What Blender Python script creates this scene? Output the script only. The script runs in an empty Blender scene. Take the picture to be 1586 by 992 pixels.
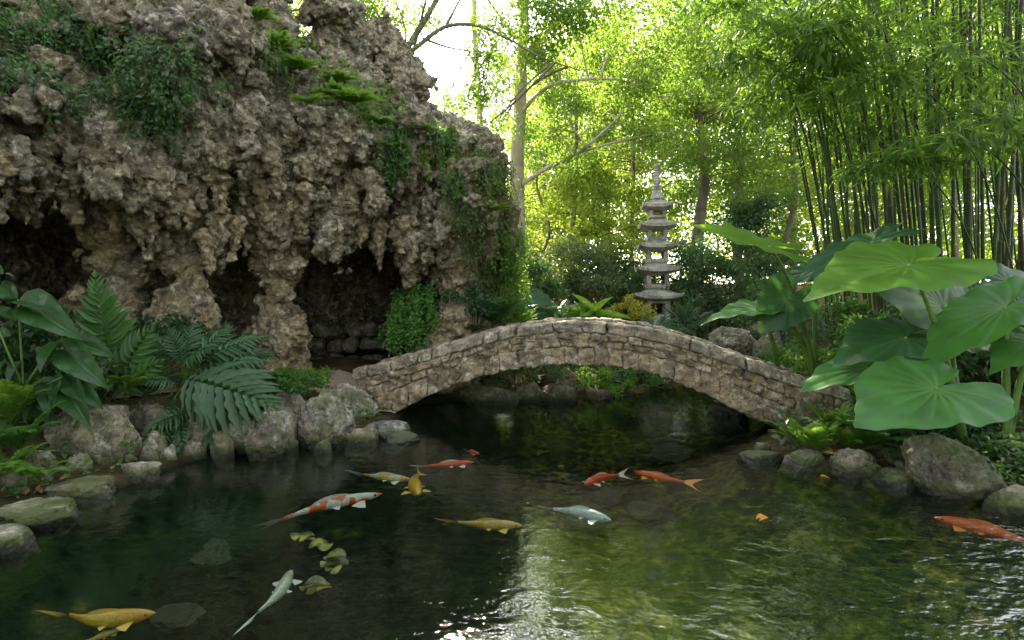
import bpy, math
import numpy as np
from mathutils import Vector

SC = bpy.context.scene
COL = SC.collection
F = 881.0; CX = 793.0; HY = 450.0; EYE = 1.5          # pixel scale of the photograph, horizon row, eye height
rng = np.random.default_rng(7)
def A(*v): return np.array(v, dtype=np.float64)
def at(px, py, Y): return A((px-CX)/F*Y, Y, EYE-(py-HY)/F*Y)          # point at distance Y seen at a pixel of the photo
def onz(px, py, z=0.0): return at(px, py, (EYE-z)*F/(py-HY))           # point at height z seen at a pixel
def nrm(v):
    v = np.asarray(v, float); return v/np.maximum(np.linalg.norm(v, axis=-1, keepdims=True), 1e-9)
def sstep(a, b, x):
    t = np.clip((x-a)/(b-a), 0, 1); return t*t*(3-2*t)

# ------------------------------------------------------------------ noise
def _h(ix, iy, iz, s):
    h = ix.astype(np.uint32)*np.uint32(374761393) + iy.astype(np.uint32)*np.uint32(668265263) + iz.astype(np.uint32)*np.uint32(2246822519) + np.uint32((s*3266489917+977) & 0xffffffff)
    h ^= h >> np.uint32(15); h *= np.uint32(2246822519); h ^= h >> np.uint32(13); h *= np.uint32(3266489917); h ^= h >> np.uint32(16)
    return h
def _f(h): return (h & np.uint32(0xffffff)).astype(np.float32)/np.float32(16777216.0)
def vnoise(p, s=0):
    p = np.asarray(p, np.float32); i = np.floor(p); f = p-i; i = i.astype(np.int64); f = f*f*f*(f*(f*6-15)+10)
    r = 0
    for dx in (0, 1):
        wx = f[:, 0] if dx else 1-f[:, 0]
        for dy in (0, 1):
            wy = f[:, 1] if dy else 1-f[:, 1]
            for dz in (0, 1):
                wz = f[:, 2] if dz else 1-f[:, 2]
                r = r + wx*wy*wz*_f(_h(i[:, 0]+dx, i[:, 1]+dy, i[:, 2]+dz, s))
    return r*2-1
ROT = np.array([[0.00, 0.80, 0.60], [-0.80, 0.36, -0.48], [-0.60, -0.48, 0.64]], np.float32)
def fbm(p, o=4, s=0, g=0.5):
    p = np.asarray(p, np.float32); a = 1.0; r = 0; n = 0
    for k in range(o):
        r = r+a*vnoise(p, s+k*17); n += a; a *= g; p = p@ROT*2.03+3.7
    return r/n
def worley(p, s=0):
    p = np.asarray(p, np.float32); i = np.floor(p).astype(np.int64); f = p-i
    f1 = np.full(len(p), 9, np.float32); f2 = f1.copy()
    for dx in (-1, 0, 1):
        for dy in (-1, 0, 1):
            for dz in (-1, 0, 1):
                a, b, c = i[:, 0]+dx, i[:, 1]+dy, i[:, 2]+dz
                h = _h(a, b, c, s)
                jx = (h & np.uint32(1023)).astype(np.float32)/1023; jy = ((h >> np.uint32(10)) & np.uint32(1023)).astype(np.float32)/1023; jz = ((h >> np.uint32(20)) & np.uint32(1023)).astype(np.float32)/1023
                d = (dx+jx-f[:, 0])**2+(dy+jy-f[:, 1])**2+(dz+jz-f[:, 2])**2
                f2 = np.minimum(f2, np.maximum(d, f1)); f1 = np.minimum(f1, d)
    return np.sqrt(f1), np.sqrt(f2)

# ------------------------------------------------------------------ mesh building
def wloc(o):
    v = np.zeros(3)
    while o is not None:
        v += np.array(o.location); o = o.parent
    return v
class MB:
    def __init__(s): s.V = []; s.T = []; s.Q = []; s.Av = []; s.n = 0
    def add(s, V, tris=None, quads=None, attr=None):
        V = np.asarray(V, float).reshape(-1, 3)
        if tris is not None and len(tris): s.T.append(np.asarray(tris, np.int64)+s.n)
        if quads is not None and len(quads): s.Q.append(np.asarray(quads, np.int64)+s.n)
        s.V.append(V); s.Av.append(np.zeros(len(V)) if attr is None else np.broadcast_to(np.asarray(attr, float), (len(V),)))
        s.n += len(V)
    def leaves(s, tm, pos, d, n, L, W, attr=None):
        pos = np.atleast_2d(np.asarray(pos, float)); m = len(pos)
        d = nrm(np.broadcast_to(d, (m, 3))); n = np.broadcast_to(n, (m, 3)); x = nrm(np.cross(d, n)); n = np.cross(x, d)
        L = np.broadcast_to(np.asarray(L, float), (m,)); W = np.broadcast_to(np.asarray(W, float), (m,))
        tv = tm['v']
        V = pos[:, None, :] + x[:, None, :]*(tv[None, :, 0:1]*W[:, None, None]) + d[:, None, :]*(tv[None, :, 1:2]*L[:, None, None]) + n[:, None, :]*(tv[None, :, 2:3]*L[:, None, None])
        off = (np.arange(m)*len(tv))[:, None, None]
        T = (tm['t'][None]+off).reshape(-1, 3) if len(tm['t']) else None
        Q = (tm['q'][None]+off).reshape(-1, 4) if len(tm['q']) else None
        s.add(V.reshape(-1, 3), T, Q, attr)
    def tube(s, P, R, k=6, cap=True, attr=None):
        P = np.asarray(P, float); m = len(P); R = np.broadcast_to(np.asarray(R, float), (m,))
        t = nrm(np.gradient(P, axis=0)); ref = A(0.3, 1, 0.1) if abs(nrm(P[-1]-P[0])[2]) > .6 else A(0, 0, 1)
        u = nrm(np.cross(t, ref)); w = np.cross(t, u); a = np.arange(k)/k*2*math.pi
        V = P[:, None, :]+R[:, None, None]*(u[:, None, :]*np.cos(a)[None, :, None]+w[:, None, :]*np.sin(a)[None, :, None])
        i = np.arange(m-1)[:, None]*k; j = np.arange(k)[None, :]; j2 = (j+1) % k
        Q = np.stack([i+j, i+j2, i+k+j2, i+k+j], -1).reshape(-1, 4)
        V = V.reshape(-1, 3); T = None
        if cap:
            c = len(V); V = np.vstack([V, P[0], P[-1]]); jj = np.arange(k)
            T = np.vstack([np.stack([np.full(k, c), (jj+1) % k, jj], -1), np.stack([np.full(k, c+1), (m-1)*k+jj, (m-1)*k+(jj+1) % k], -1)])
        s.add(V, T, Q, attr)
    def grid(s, G, attr=None, closed=False):
        G = np.asarray(G, float); a, b = G.shape[:2]; i = np.arange(a-1)[:, None]*b
        j = np.arange(b if closed else b-1)[None, :]; j2 = (j+1) % b
        s.add(G.reshape(-1, 3), None, np.stack([i+j, i+j2, i+b+j2, i+b+j], -1).reshape(-1, 4), attr)
    def box(s, c, h, ang=0.0):
        c = np.asarray(c, float); hx, hy, hz = h
        v = np.array([[x, y, z] for x in (-hx, hx) for y in (-hy, hy) for z in (-hz, hz)])
        ca, sa = math.cos(ang), math.sin(ang); v = np.stack([v[:, 0]*ca-v[:, 1]*sa, v[:, 0]*sa+v[:, 1]*ca, v[:, 2]], -1)
        s.add(v+c, None, [[0, 1, 3, 2], [4, 6, 7, 5], [0, 4, 5, 1], [2, 3, 7, 6], [0, 2, 6, 4], [1, 5, 7, 3]])
    def arrays(s): return np.vstack(s.V)
    def build(s, name, mat, parent=None, loc=None, smooth=True):
        V = np.vstack(s.V); T = np.vstack(s.T) if s.T else np.zeros((0, 3), int); Q = np.vstack(s.Q) if s.Q else np.zeros((0, 4), int)
        o0 = wloc(parent) if parent is not None else (np.zeros(3) if loc is None else np.asarray(loc, float))
        me = bpy.data.meshes.new(name); me.vertices.add(len(V)); me.vertices.foreach_set('co', (V-o0).astype(np.float32).ravel())
        nl = len(T)*3+len(Q)*4; me.loops.add(nl); me.loops.foreach_set('vertex_index', np.concatenate([T.ravel(), Q.ravel()]).astype(np.int32))
        me.polygons.add(len(T)+len(Q))
        me.polygons.foreach_set('loop_start', np.concatenate([np.arange(len(T))*3, len(T)*3+np.arange(len(Q))*4]).astype(np.int32))
        me.polygons.foreach_set('use_smooth', np.full(len(T)+len(Q), smooth))
        a = np.concatenate(s.Av)
        if np.any(a): me.attributes.new('mark', 'FLOAT', 'POINT').data.foreach_set('value', a.astype(np.float32))
        me.update(calc_edges=True)
        me.materials.append(mat)
        o = bpy.data.objects.new(name, me); COL.objects.link(o)
        if parent is not None: o.parent = parent
        else: o.location = o0
        return o
def tag(o, label=None, cat=None, group=None, kind=None):
    if label: o['label'] = label
    if cat: o['category'] = cat
    if group: o['group'] = group
    if kind: o['kind'] = kind
    return o
def thing(name, label, cat, loc, group=None):
    o = bpy.data.objects.new(name, None); COL.objects.link(o); o.location = [float(c) for c in loc]; o.empty_display_size = .1
    return tag(o, label, cat, group)
def tmpl(v, t=(), q=()): return {'v': np.array(v, float), 't': np.array(t, int).reshape(-1, 3), 'q': np.array(q, int).reshape(-1, 4)}
T_DIA = tmpl([[0, 0, 0], [.5, .45, .10], [0, 1, -.12], [-.5, .45, .10]], t=[[0, 1, 2], [0, 2, 3]])
T_LANCE = tmpl([[0, 0, 0], [.5, .3, .03], [-.5, .3, .03], [.38, .65, -.03], [-.38, .65, -.03], [0, 1, -.16]], t=[[0, 1, 2], [3, 5, 4]], q=[[1, 3, 4, 2]])
def blade(nl=6, nw=2, prof=None, droop=.25, fold=.12, wave=0.0):
    V = []; Q = []
    for i in range(nl+1):
        t = i/nl; w = prof(t)
        for j in range(-nw, nw+1):
            u = j/nw
            V.append([u*w*.5, t, -droop*t*t+fold*abs(u)*w+wave*math.sin(t*22)*abs(u)])
    k = 2*nw+1
    for i in range(nl):
        for j in range(k-1): Q.append([i*k+j, i*k+j+1, (i+1)*k+j+1, (i+1)*k+j])
    return tmpl(V, q=Q)
def ovate(t): return max(.02, (math.sin(math.pi*min(1, t**.75))**.8)*(1-.25*t))
T_OVATE = blade(8, 2, ovate, .22, .16)
T_PINNA = blade(5, 1, lambda t: max(.05, (1-t)**.5*min(1, .35+t*4)), .15, .06)
T_LOBE = blade(16, 1, lambda t: max(.05, (.66+.34*math.sin(t*2.4+.3))*(1-t**4)*(1+.16*math.sin(t*23))), .30, .14, .0)
def minifrond():
    mb = MB(); k = 8
    for i in range(k):
        t = (i+.6)/k; l = .42*(1-t)**.7*(.5+min(.5, t*3))
        for sd in (-1, 1): mb.leaves(T_LANCE, [[0, t, -.08*t*t]], A(sd*.85, .5, -.05), A(0, 0, 1), l, l*.42)
    mb.leaves(T_LANCE, [[0, .8, -.06]], A(0, 1, -.1), A(0, 0, 1), .2, .08)
    mb.add([[-.02, 0, 0], [.02, 0, 0], [0.01, .95, -.08], [-.01, .95, -.08]], None, [[0, 1, 2, 3]])
    V = mb.arrays(); return {'v': V, 't': np.vstack(mb.T), 'q': np.vstack(mb.Q)}
T_MINI = minifrond(); T_MINI['v'][:, 0] *= 2.0
def rdir(n, up=0.0, r=rng):
    v = r.normal(size=(n, 3)); v[:, 2] += up; return nrm(v)
def bez(a, b, c, n=12):
    t = np.linspace(0, 1, n)[:, None]; return (1-t)**2*a+2*t*(1-t)*b+t*t*c
def cat_rom(P, n=6):
    P = np.asarray(P, float); Q = np.vstack([2*P[0]-P[1], P, 2*P[-1]-P[-2]]); out = []
    for i in range(1, len(Q)-2):
        for t in np.arange(n)/n:
            p0, p1, p2, p3 = Q[i-1:i+3]
            out.append(.5*((2*p1)+(p2-p0)*t+(2*p0-5*p1+4*p2-p3)*t*t+(3*p1-p0-3*p2+p3)*t**3))
    out.append(P[-1]); return np.array(out)

# ------------------------------------------------------------------ materials
class NT:
    def __init__(s, name):
        s.m = bpy.data.materials.new(name); s.m.use_nodes = True; s.t = s.m.node_tree; s.t.nodes.clear(); s.out = s.n('ShaderNodeOutputMaterial')
    def n(s, ty, **kw):
        nd = s.t.nodes.new(ty)
        for k, v in kw.items():
            if k.startswith('_'): setattr(nd, k[1:], v)
            else:
                key = int(k[1:]) if k[0] == 'i' and k[1:].isdigit() else k.replace('__', ' ')
                if hasattr(v, 'is_linked') or isinstance(v, bpy.types.NodeSocket): s.t.links.new(v, nd.inputs[key])
                else: nd.inputs[key].default_value = v
        return nd
    def noise(s, vec, scale, detail=5, rough=.55, dist=0): return s.n('ShaderNodeTexNoise', Vector=vec, Scale=scale, Detail=detail, Roughness=rough, Distortion=dist).outputs[0]
    def ramp(s, fac, stops):
        r = s.n('ShaderNodeValToRGB', Fac=fac); e = r.color_ramp.elements
        while len(e) < len(stops): e.new(.5)
        for el, (p, c) in zip(e, stops): el.position = p; el.color = (c, c, c, 1) if isinstance(c, (int, float)) else (*c, 1)
        return r.outputs[0]
    def mix(s, f, a, b, mode='MIX'):
        nd = s.t.nodes.new('ShaderNodeMix'); nd.data_type = 'RGBA'; nd.blend_type = mode
        for i, v in ((0, f), (6, a), (7, b)):
            if isinstance(v, bpy.types.NodeSocket): s.t.links.new(v, nd.inputs[i])
            else: nd.inputs[i].default_value = v if i == 0 else (*v, 1) if len(v) == 3 else v
        return nd.outputs[2]
    def math(s, op, a, b=None, c=None):
        nd = s.t.nodes.new('ShaderNodeMath'); nd.operation = op
        for i, v in enumerate((a, b, c)):
            if v is None: continue
            if isinstance(v, bpy.types.NodeSocket): s.t.links.new(v, nd.inputs[i])
            else: nd.inputs[i].default_value = v
        return nd.outputs[0]
    def coords(s, rnd=True):
        o = s.n('ShaderNodeTexCoord').outputs['Object']
        if not rnd: return o
        r = s.n('ShaderNodeObjectInfo').outputs['Random']
        v = s.n('ShaderNodeVectorMath', _operation='SCALE', i0=(37.0, 53.0, 71.0), Scale=r).outputs[0]
        return s.n('ShaderNodeVectorMath', _operation='ADD', i0=o, i1=v).outputs[0]
    def done(s, sh): s.t.links.new(sh, s.out.inputs[0]); return s.m

def rock_mat(name, tan, grey, dark, pale, moss=0.0, mosscol=(.07, .10, .02), fine=22.0, bump=.7, rnd=True, dist=.03, wet=0.0, tone=False, band=True):
    k = NT(name); c = k.coords(rnd)
    a = k.ramp(k.noise(c, 1.7, 6, .6, .4), [(.36, grey), (.48, tan), (.60, tan), (.70, grey)])
    if tone: a = k.mix(k.ramp(k.noise(c, .55, 4, .5, .3), [(.42, 0.0), (.60, .85)]), a, k.mix(k.ramp(k.noise(c, 4, 6, .6), [(.4, 0.0), (.6, 1.0)]), (.125, .12, .105), (.29, .28, .245)))
    b = k.ramp(k.noise(c, 5.5, 8, .65), [(.40, 0.0), (.58, 1.0)])
    if tone:
        tn = k.n('ShaderNodeAttribute', _attribute_name='mark').outputs['Fac']
        a = k.mix(k.ramp(tn, [(.0, 0.0), (1.0, .8)]), a, k.ramp(tn, [(.0, grey), (.25, tan), (.45, tuple(x*.5 for x in tan)), (.65, pale), (.8, (.24, .18, .10)), (1.0, tuple(x*1.2 for x in grey))]))
    col = k.mix(k.math('MULTIPLY', b, .7), a, dark)
    p = k.ramp(k.noise(c, 9.0, 9, .7, .3), [(.52, 0.0), (.62, 1.0)])
    col = k.mix(k.math('MULTIPLY', p, .75), col, pale)
    sp = k.ramp(k.noise(c, fine*1.6, 6, .7), [(.36, 0.35), (.48, 1.0)])
    col = k.mix(1.0, col, sp, 'MULTIPLY')
    if moss > 0:
        nz = k.n('ShaderNodeSeparateXYZ', Vector=k.n('ShaderNodeNewGeometry').outputs['Normal']).outputs[2]
        m = k.math('MULTIPLY', k.ramp(k.noise(c, 3.1, 7, .65), [(.44, 0.0), (.60, 1.0)]), k.ramp(nz, [(.0, .25), (.65, 1.0)]))
        col = k.mix(k.math('MULTIPLY', m, moss), col, mosscol)
    wz = k.math('ADD', k.n('ShaderNodeSeparateXYZ', Vector=k.n('ShaderNodeNewGeometry').outputs['Position']).outputs[2], k.math('MULTIPLY', k.math('SUBTRACT', k.noise(c, 7, 4), .5), .12))
    if band: col = k.mix(k.ramp(wz, [(.0, .9), (.075, .8), (.12, 0.0)]), col, k.mix(k.ramp(wz, [(.035, 0.0), (.075, .8)]), (.018, .020, .012), (.055, .075, .012)))
    h1 = k.noise(c, fine, 10, .68); v = k.n('ShaderNodeTexVoronoi', Vector=c, Scale=fine*.8); 
    h = k.math('ADD', h1, k.math('MULTIPLY', v.outputs['Distance'], .45))
    bm = k.n('ShaderNodeBump', Strength=bump, Distance=dist, Height=h)
    sh = k.n('ShaderNodeBsdfPrincipled', Base__Color=col, Roughness=.85-.5*wet, Normal=bm.outputs[0]); sh.inputs['Specular IOR Level'].default_value = .3
    return k.done(sh.outputs[0])

def leaf_mat(name, c1, c2, tr, w=.45, rough=.42, spec=.4, vein=None, patch=0.0, gloss_noise=False):
    k = NT(name); r = k.n('ShaderNodeNewGeometry').outputs['Random Per Island']
    col = k.mix(r, c1, c2)
    trc = k.mix(r, tr, tuple(x*.65 for x in tr))
    if patch:
        n = k.ramp(k.noise(k.coords(False), patch, 3), [(.38, .55), (.62, 1.25)]); col = k.mix(1.0, col, n, 'MULTIPLY')
    nor = None
    if vein:
        a = k.n('ShaderNodeAttribute', _attribute_name='mark').outputs['Fac']
        n = k.ramp(k.noise(k.coords(True), 5.0, 6), [(.35, .7), (.65, 1.2)]); col = k.mix(1.0, col, n, 'MULTIPLY')
        col = k.mix(k.ramp(k.noise(k.coords(True), 3.3, 8, .7), [(.66, 0.0), (.72, .75)]), col, (.10, .075, .02))
        col = k.mix(a, col, vein); trc = k.mix(a, trc, tuple(x*.6 for x in tr))
        nor = k.n('ShaderNodeBump', Strength=.15, Distance=.01, Height=k.noise(k.coords(True), 30, 4)).outputs[0]
    p = k.n('ShaderNodeBsdfPrincipled', Base__Color=col, Roughness=rough); p.inputs['Specular IOR Level'].default_value = spec
    if nor: k.t.links.new(nor, p.inputs['Normal'])
    t = k.n('ShaderNodeBsdfTranslucent', Color=trc)
    mx = k.n('ShaderNodeMixShader', Fac=w, i1=p.outputs[0], i2=t.outputs[0])
    return k.done(mx.outputs[0])

def bark_mat(name, a, b, c=None, scale=6, rough=.85):
    k = NT(name); co = k.coords(); m = k.n('ShaderNodeMapping', Vector=co, Scale=(1, 1, .25)).outputs[0]
    col = k.ramp(k.noise(m, scale, 8, .6, .3), [(.35, a), (.62, b)])
    if c: col = k.mix(k.ramp(k.noise(co, 2.2, 6, .6), [(.50, 0.0), (.62, .8)]), col, c)
    bm = k.n('ShaderNodeBump', Strength=.5, Distance=.02, Height=k.noise(m, scale*4, 8, .6))
    return k.done(k.n('ShaderNodeBsdfPrincipled', Base__Color=col, Roughness=rough, Normal=bm.outputs[0]).outputs[0])

TAN = (.28, .225, .15); GREY = (.23, .215, .20); DARK = (.075, .062, .05); PALE = (.46, .42, .34)
M_GROTTO = rock_mat('tufa_rock', (.345, .285, .17), (.24, .225, .18), (.045, .035, .022), (.70, .62, .47), moss=.5, mosscol=(.08, .095, .03), fine=13, bump=1.0, rnd=False, dist=.06, tone=True)
M_PILLAR = rock_mat('pillar_rock', (.36, .285, .17), (.26, .23, .18), (.07, .052, .032), (.60, .53, .40), moss=.25, mosscol=(.08, .09, .02), fine=16, bump=.9, dist=.04)
M_BOULDER = rock_mat('boulder_rock', (.31, .265, .20), (.29, .27, .24), (.065, .057, .046), (.58, .54, .46), moss=.75, mosscol=(.075, .10, .02), fine=20, bump=.7, dist=.03)
M_DARKROCK = rock_mat('dark_boulder_rock', (.20, .17, .13), (.19, .175, .155), (.06, .05, .04), (.36, .33, .28), moss=.6, mosscol=(.06, .10, .02), fine=20, bump=.7)
M_WETROCK = rock_mat('wet_rock', (.20, .185, .16), (.19, .18, .175), (.06, .055, .05), (.38, .36, .33), moss=.3, fine=18, bump=.5, wet=.7)
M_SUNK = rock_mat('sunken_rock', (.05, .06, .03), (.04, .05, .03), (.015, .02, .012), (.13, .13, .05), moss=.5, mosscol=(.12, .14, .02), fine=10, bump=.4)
M_BRIDGE = rock_mat('bridge_stone', (.36, .28, .175), (.31, .26, .19), (.085, .066, .045), (.56, .50, .40), moss=.15, fine=26, bump=.9, rnd=False, dist=.022)
M_COPING = rock_mat('coping_stone', (.33, .275, .20), (.32, .29, .24), (.09, .075, .055), (.58, .53, .44), moss=.12, fine=24, bump=.8, rnd=False, dist=.02)
M_MORTAR = rock_mat('mortar', (.26, .215, .155), (.22, .19, .145), (.10, .08, .06), (.36, .32, .25), fine=30, bump=.6, rnd=False)
M_PAGODA = rock_mat('carved_granite', (.52, .49, .43), (.46, .44, .39), (.14, .135, .115), (.62, .60, .53), moss=.22, fine=30, bump=.3, dist=.008)
# ------------------------------------------------------------------ camera, light, render settings
cam = bpy.data.cameras.new('camera'); cam.lens = 20.0; cam.sensor_width = 36.0; cam.shift_y = -(496-HY)/1586.0; cam.clip_end = 2000; cam.clip_start = .05
co = bpy.data.objects.new('camera', cam); COL.objects.link(co); co.location = (0, 0, EYE); co.rotation_euler = (math.radians(90), 0, 0); SC.camera = co
SUN_EL = math.radians(35); SUN_AZ = math.radians(-6.3)                 # azimuth from +Y, negative = left
S = A(math.sin(SUN_AZ)*math.cos(SUN_EL), math.cos(SUN_AZ)*math.cos(SUN_EL), math.sin(SUN_EL))
sl = bpy.data.lights.new('sun', 'SUN'); sl.energy = 5.0; sl.angle = math.radians(.5); sl.color = (1, .89, .70)
so = bpy.data.objects.new('sun', sl); COL.objects.link(so); so.rotation_euler = Vector(S).to_track_quat('Z', 'Y').to_euler(); so.location = (0, 30, 30)
w = bpy.data.worlds.new('World'); SC.world = w; w.use_nodes = True; wt = w.node_tree
sky = wt.nodes.new('ShaderNodeTexSky'); sky.sky_type = 'NISHITA'; sky.sun_disc = False; sky.sun_elevation = SUN_EL; sky.sun_rotation = SUN_AZ
sky.air_density = 1.0; sky.dust_density = 1.2; sky.ozone_density = 1.0
hs = wt.nodes.new('ShaderNodeHueSaturation'); hs.inputs['Saturation'].default_value = .2; wt.links.new(sky.outputs[0], hs.inputs['Color']); wt.links.new(hs.outputs[0], wt.nodes['Background'].inputs[0]); wt.nodes['Background'].inputs[1].default_value = .14
SC.view_settings.view_transform = 'Standard'; SC.view_settings.look = 'None'; SC.view_settings.gamma = 1; SC.view_settings.exposure = 2.62
SC.render.engine = 'CYCLES'; cy = SC.cycles
cy.max_bounces = 9; cy.diffuse_bounces = 4; cy.glossy_bounces = 3; cy.transmission_bounces = 5; cy.transparent_max_bounces = 10
cy.sample_clamp_indirect = 6.0; cy.caustics_reflective = False; cy.caustics_refractive = False
cy.use_denoising = True
try: cy.denoiser = 'OPENIMAGEDENOISE'
except Exception: pass

# ------------------------------------------------------------------ terrain
POND = np.array([(-2.6, -4), (-2.8, 1.0), (-2.95, 3.3), (-3.15, 3.89), (-2.96, 4.4), (-2.88, 4.86), (-2.5, 5.46), (-1.83, 5.5), (-1.37, 5.95), (-1.35, 6.9), (-1.3, 7.4), (-.8, 7.65), (.5, 7.7),
                 (1.4, 7.9), (2.2, 8.6), (3.0, 8.9), (3.7, 8.4), (3.5, 7.2), (3.15, 6.4), (2.75, 6.0), (2.3, 5.35), (2.6, 4.75), (3.05, 4.43), (3.35, 3.95), (3.8, 3.6), (4.2, 2.5), (4.0, -4)], float)
def pond_d(x, y):
    n = len(POND); d = np.full(x.shape, 1e9); ins = np.zeros(x.shape, bool)
    for i in range(n):
        a = POND[i]; b = POND[(i+1) % n]; e = b-a; t = np.clip(((x-a[0])*e[0]+(y-a[1])*e[1])/(e@e), 0, 1)
        d = np.minimum(d, np.hypot(x-a[0]-t*e[0], y-a[1]-t*e[1]))
        c = ((a[1] > y) != (b[1] > y)) & (x < (b[0]-a[0])*(y-a[1])/(b[1]-a[1]+1e-12)+a[0]); ins ^= c
    return np.where(ins, -d, d)
def ground(x, y):
    x = np.atleast_1d(np.asarray(x, float)); y = np.atleast_1d(np.asarray(y, float)); d = pond_d(x, y)
    h = -.62+.30*sstep(-1.6, -.5, d)+.38*sstep(-.5, .10, d)+.29*sstep(.25, 1.3, d)
    h += .50*sstep(.8, 4.0, d)*sstep(-.3, 1.0, x)*sstep(3, 7, y) + 1.0*sstep(12, 30, y)*sstep(-1, 1, x)
    p = np.stack([x, y, x*0], -1)
    h += .07*fbm(p*1.1, 3, 5)*sstep(.1, .6, d)+.10*fbm(p*1.6, 4, 9)*(1-sstep(-.6, -.2, d))
    h += .17*(1-sstep(-.6, -.3, d))*sstep(.2, 1.0, x)*(1-sstep(2.5, 3.4, y))
    return h
def gz(x, y): return float(ground(x, y)[0])
def axis(lo, hi, a, b, st):
    c = np.arange(a, b+1e-6, st); l = []; v = a; s = st
    while v > lo: s *= 1.35; v -= s; l.append(v)
    r = []; v = b; s = st
    while v < hi: s *= 1.35; v += s; r.append(v)
    return np.array(l[::-1]+list(c)+r)
gx = axis(-600, 600, -7, 8, .07); gy = axis(-600, 900, -1, 14, .07)
X, Y = np.meshgrid(gx, gy, indexing='ij'); Zg = ground(X.ravel(), Y.ravel()).reshape(X.shape)
mb = MB(); mb.grid(np.stack([X, Y, Zg], -1))
k = NT('soil'); c = k.coords(False)
soil = k.ramp(k.noise(c, 3.5, 9, .65), [(.32, (.045, .034, .022)), (.5, (.10, .075, .045)), (.66, (.16, .125, .08))])
litter = k.ramp(k.noise(c, 28, 6, .7), [(.50, 0.0), (.60, 1.0)]); soil = k.mix(k.math('MULTIPLY', litter, .6), soil, (.15, .10, .045))
green = k.ramp(k.noise(c, 1.3, 5), [(.45, 0.0), (.6, .6)]); soil = k.mix(green, soil, (.045, .07, .02))
z = k.n('ShaderNodeSeparateXYZ', Vector=c).outputs[2]
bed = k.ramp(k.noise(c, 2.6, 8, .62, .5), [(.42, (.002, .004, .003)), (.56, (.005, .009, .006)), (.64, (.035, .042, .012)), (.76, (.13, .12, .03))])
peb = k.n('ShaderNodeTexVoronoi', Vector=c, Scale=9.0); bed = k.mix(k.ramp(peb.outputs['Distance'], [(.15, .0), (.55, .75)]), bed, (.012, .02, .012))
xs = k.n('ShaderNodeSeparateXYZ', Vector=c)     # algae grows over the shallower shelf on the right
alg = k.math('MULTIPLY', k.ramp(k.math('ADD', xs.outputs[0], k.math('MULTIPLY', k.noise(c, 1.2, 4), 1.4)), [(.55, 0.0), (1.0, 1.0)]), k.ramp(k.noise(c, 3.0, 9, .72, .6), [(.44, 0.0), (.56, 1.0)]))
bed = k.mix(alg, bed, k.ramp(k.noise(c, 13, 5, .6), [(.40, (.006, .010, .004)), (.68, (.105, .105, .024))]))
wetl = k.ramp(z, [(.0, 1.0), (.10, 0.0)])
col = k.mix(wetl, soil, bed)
hh = k.math('ADD', k.noise(c, 20, 9, .7), k.math('MULTIPLY', peb.outputs['Distance'], .6))
bm = k.n('ShaderNodeBump', Strength=.8, Distance=.05, Height=hh)
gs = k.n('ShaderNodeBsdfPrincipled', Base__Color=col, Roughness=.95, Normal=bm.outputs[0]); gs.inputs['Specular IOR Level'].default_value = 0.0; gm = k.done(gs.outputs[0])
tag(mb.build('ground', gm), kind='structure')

# path of packed earth on the left bank, between the grotto and the bridge
k = NT('packed_earth'); c = k.coords(False)
pc = k.ramp(k.noise(c, 5, 9, .6), [(.3, (.20, .155, .115)), (.7, (.36, .29, .22))])
bm = k.n('ShaderNodeBump', Strength=.5, Distance=.02, Height=k.noise(c, 30, 8, .7))
pm = k.done(k.n('ShaderNodeBsdfPrincipled', Base__Color=pc, Roughness=.95, Normal=bm.outputs[0]).outputs[0])
mb = MB(); cl = cat_rom([(-4.6, 6.0, 0), (-3.5, 6.9, 0), (-2.5, 7.4, 0), (-1.7, 7.3, 0), (-1.3, 7.25, 0)], 14)
tn = nrm(np.gradient(cl, axis=0)); sd = np.cross(tn, A(0, 0, 1)); G = cl[:, None, :]+sd[:, None, :]*np.linspace(-.55, .6, 12)[None, :, None]
G[..., 2] = ground(G[..., 0].ravel(), G[..., 1].ravel()).reshape(G.shape[:2])+.02
mb.grid(G); tag(mb.build('path', pm), kind='structure')

# water
k = NT('pond_water'); c = k.coords(False)
m1 = k.n('ShaderNodeMapping', Vector=c, Scale=(1.0, 1.35, 1.0), Rotation=(0, 0, .35)).outputs[0]
b1 = k.n('ShaderNodeTexNoise', Vector=m1, Scale=4.2, Detail=3.0, Roughness=.5, Distortion=.7).outputs[0]
b2 = k.n('ShaderNodeTexNoise', Vector=m1, Scale=17.0, Detail=3.0, Roughness=.55, Distortion=.3).outputs[0]
# livelier water near the camera and to the right, calm under the bridge and at the left
sx = k.n('ShaderNodeSeparateXYZ', Vector=c)
liv = k.math('ADD', k.math('MULTIPLY', sx.outputs[0], .22), k.math('MULTIPLY', sx.outputs[1], -.13)); liv = k.math('ADD', liv, k.math('MULTIPLY', k.noise(c, .8, 2), .5))
liv = k.ramp(liv, [(.0, .22), (.5, 1.25)])
hgt = k.math('MULTIPLY', k.math('ADD', b1, k.math('MULTIPLY', b2, .32)), liv)
bm = k.n('ShaderNodeBump', Strength=1.0, Distance=.027, Height=hgt).outputs[0]
fr = k.math('MULTIPLY', k.n('ShaderNodeFresnel', IOR=1.33, Normal=bm).outputs[0], .21)
gl = k.n('ShaderNodeBsdfGlossy', Color=(1, 1, 1, 1), Roughness=.02, Normal=bm).outputs[0]
tr = k.n('ShaderNodeBsdfTransparent', Color=(.84, .90, .83, 1)).outputs[0]
wm = k.done(k.n('ShaderNodeMixShader', Fac=fr, i1=tr, i2=gl).outputs[0])
mb = MB(); gx = np.linspace(-5, 6, 40); gy = np.linspace(-6, 10.5, 50); XX, YY = np.meshgrid(gx, gy, indexing='ij'); mb.grid(np.stack([XX, YY, XX*0], -1))
tag(mb.build('water', wm), kind='structure')

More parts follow.
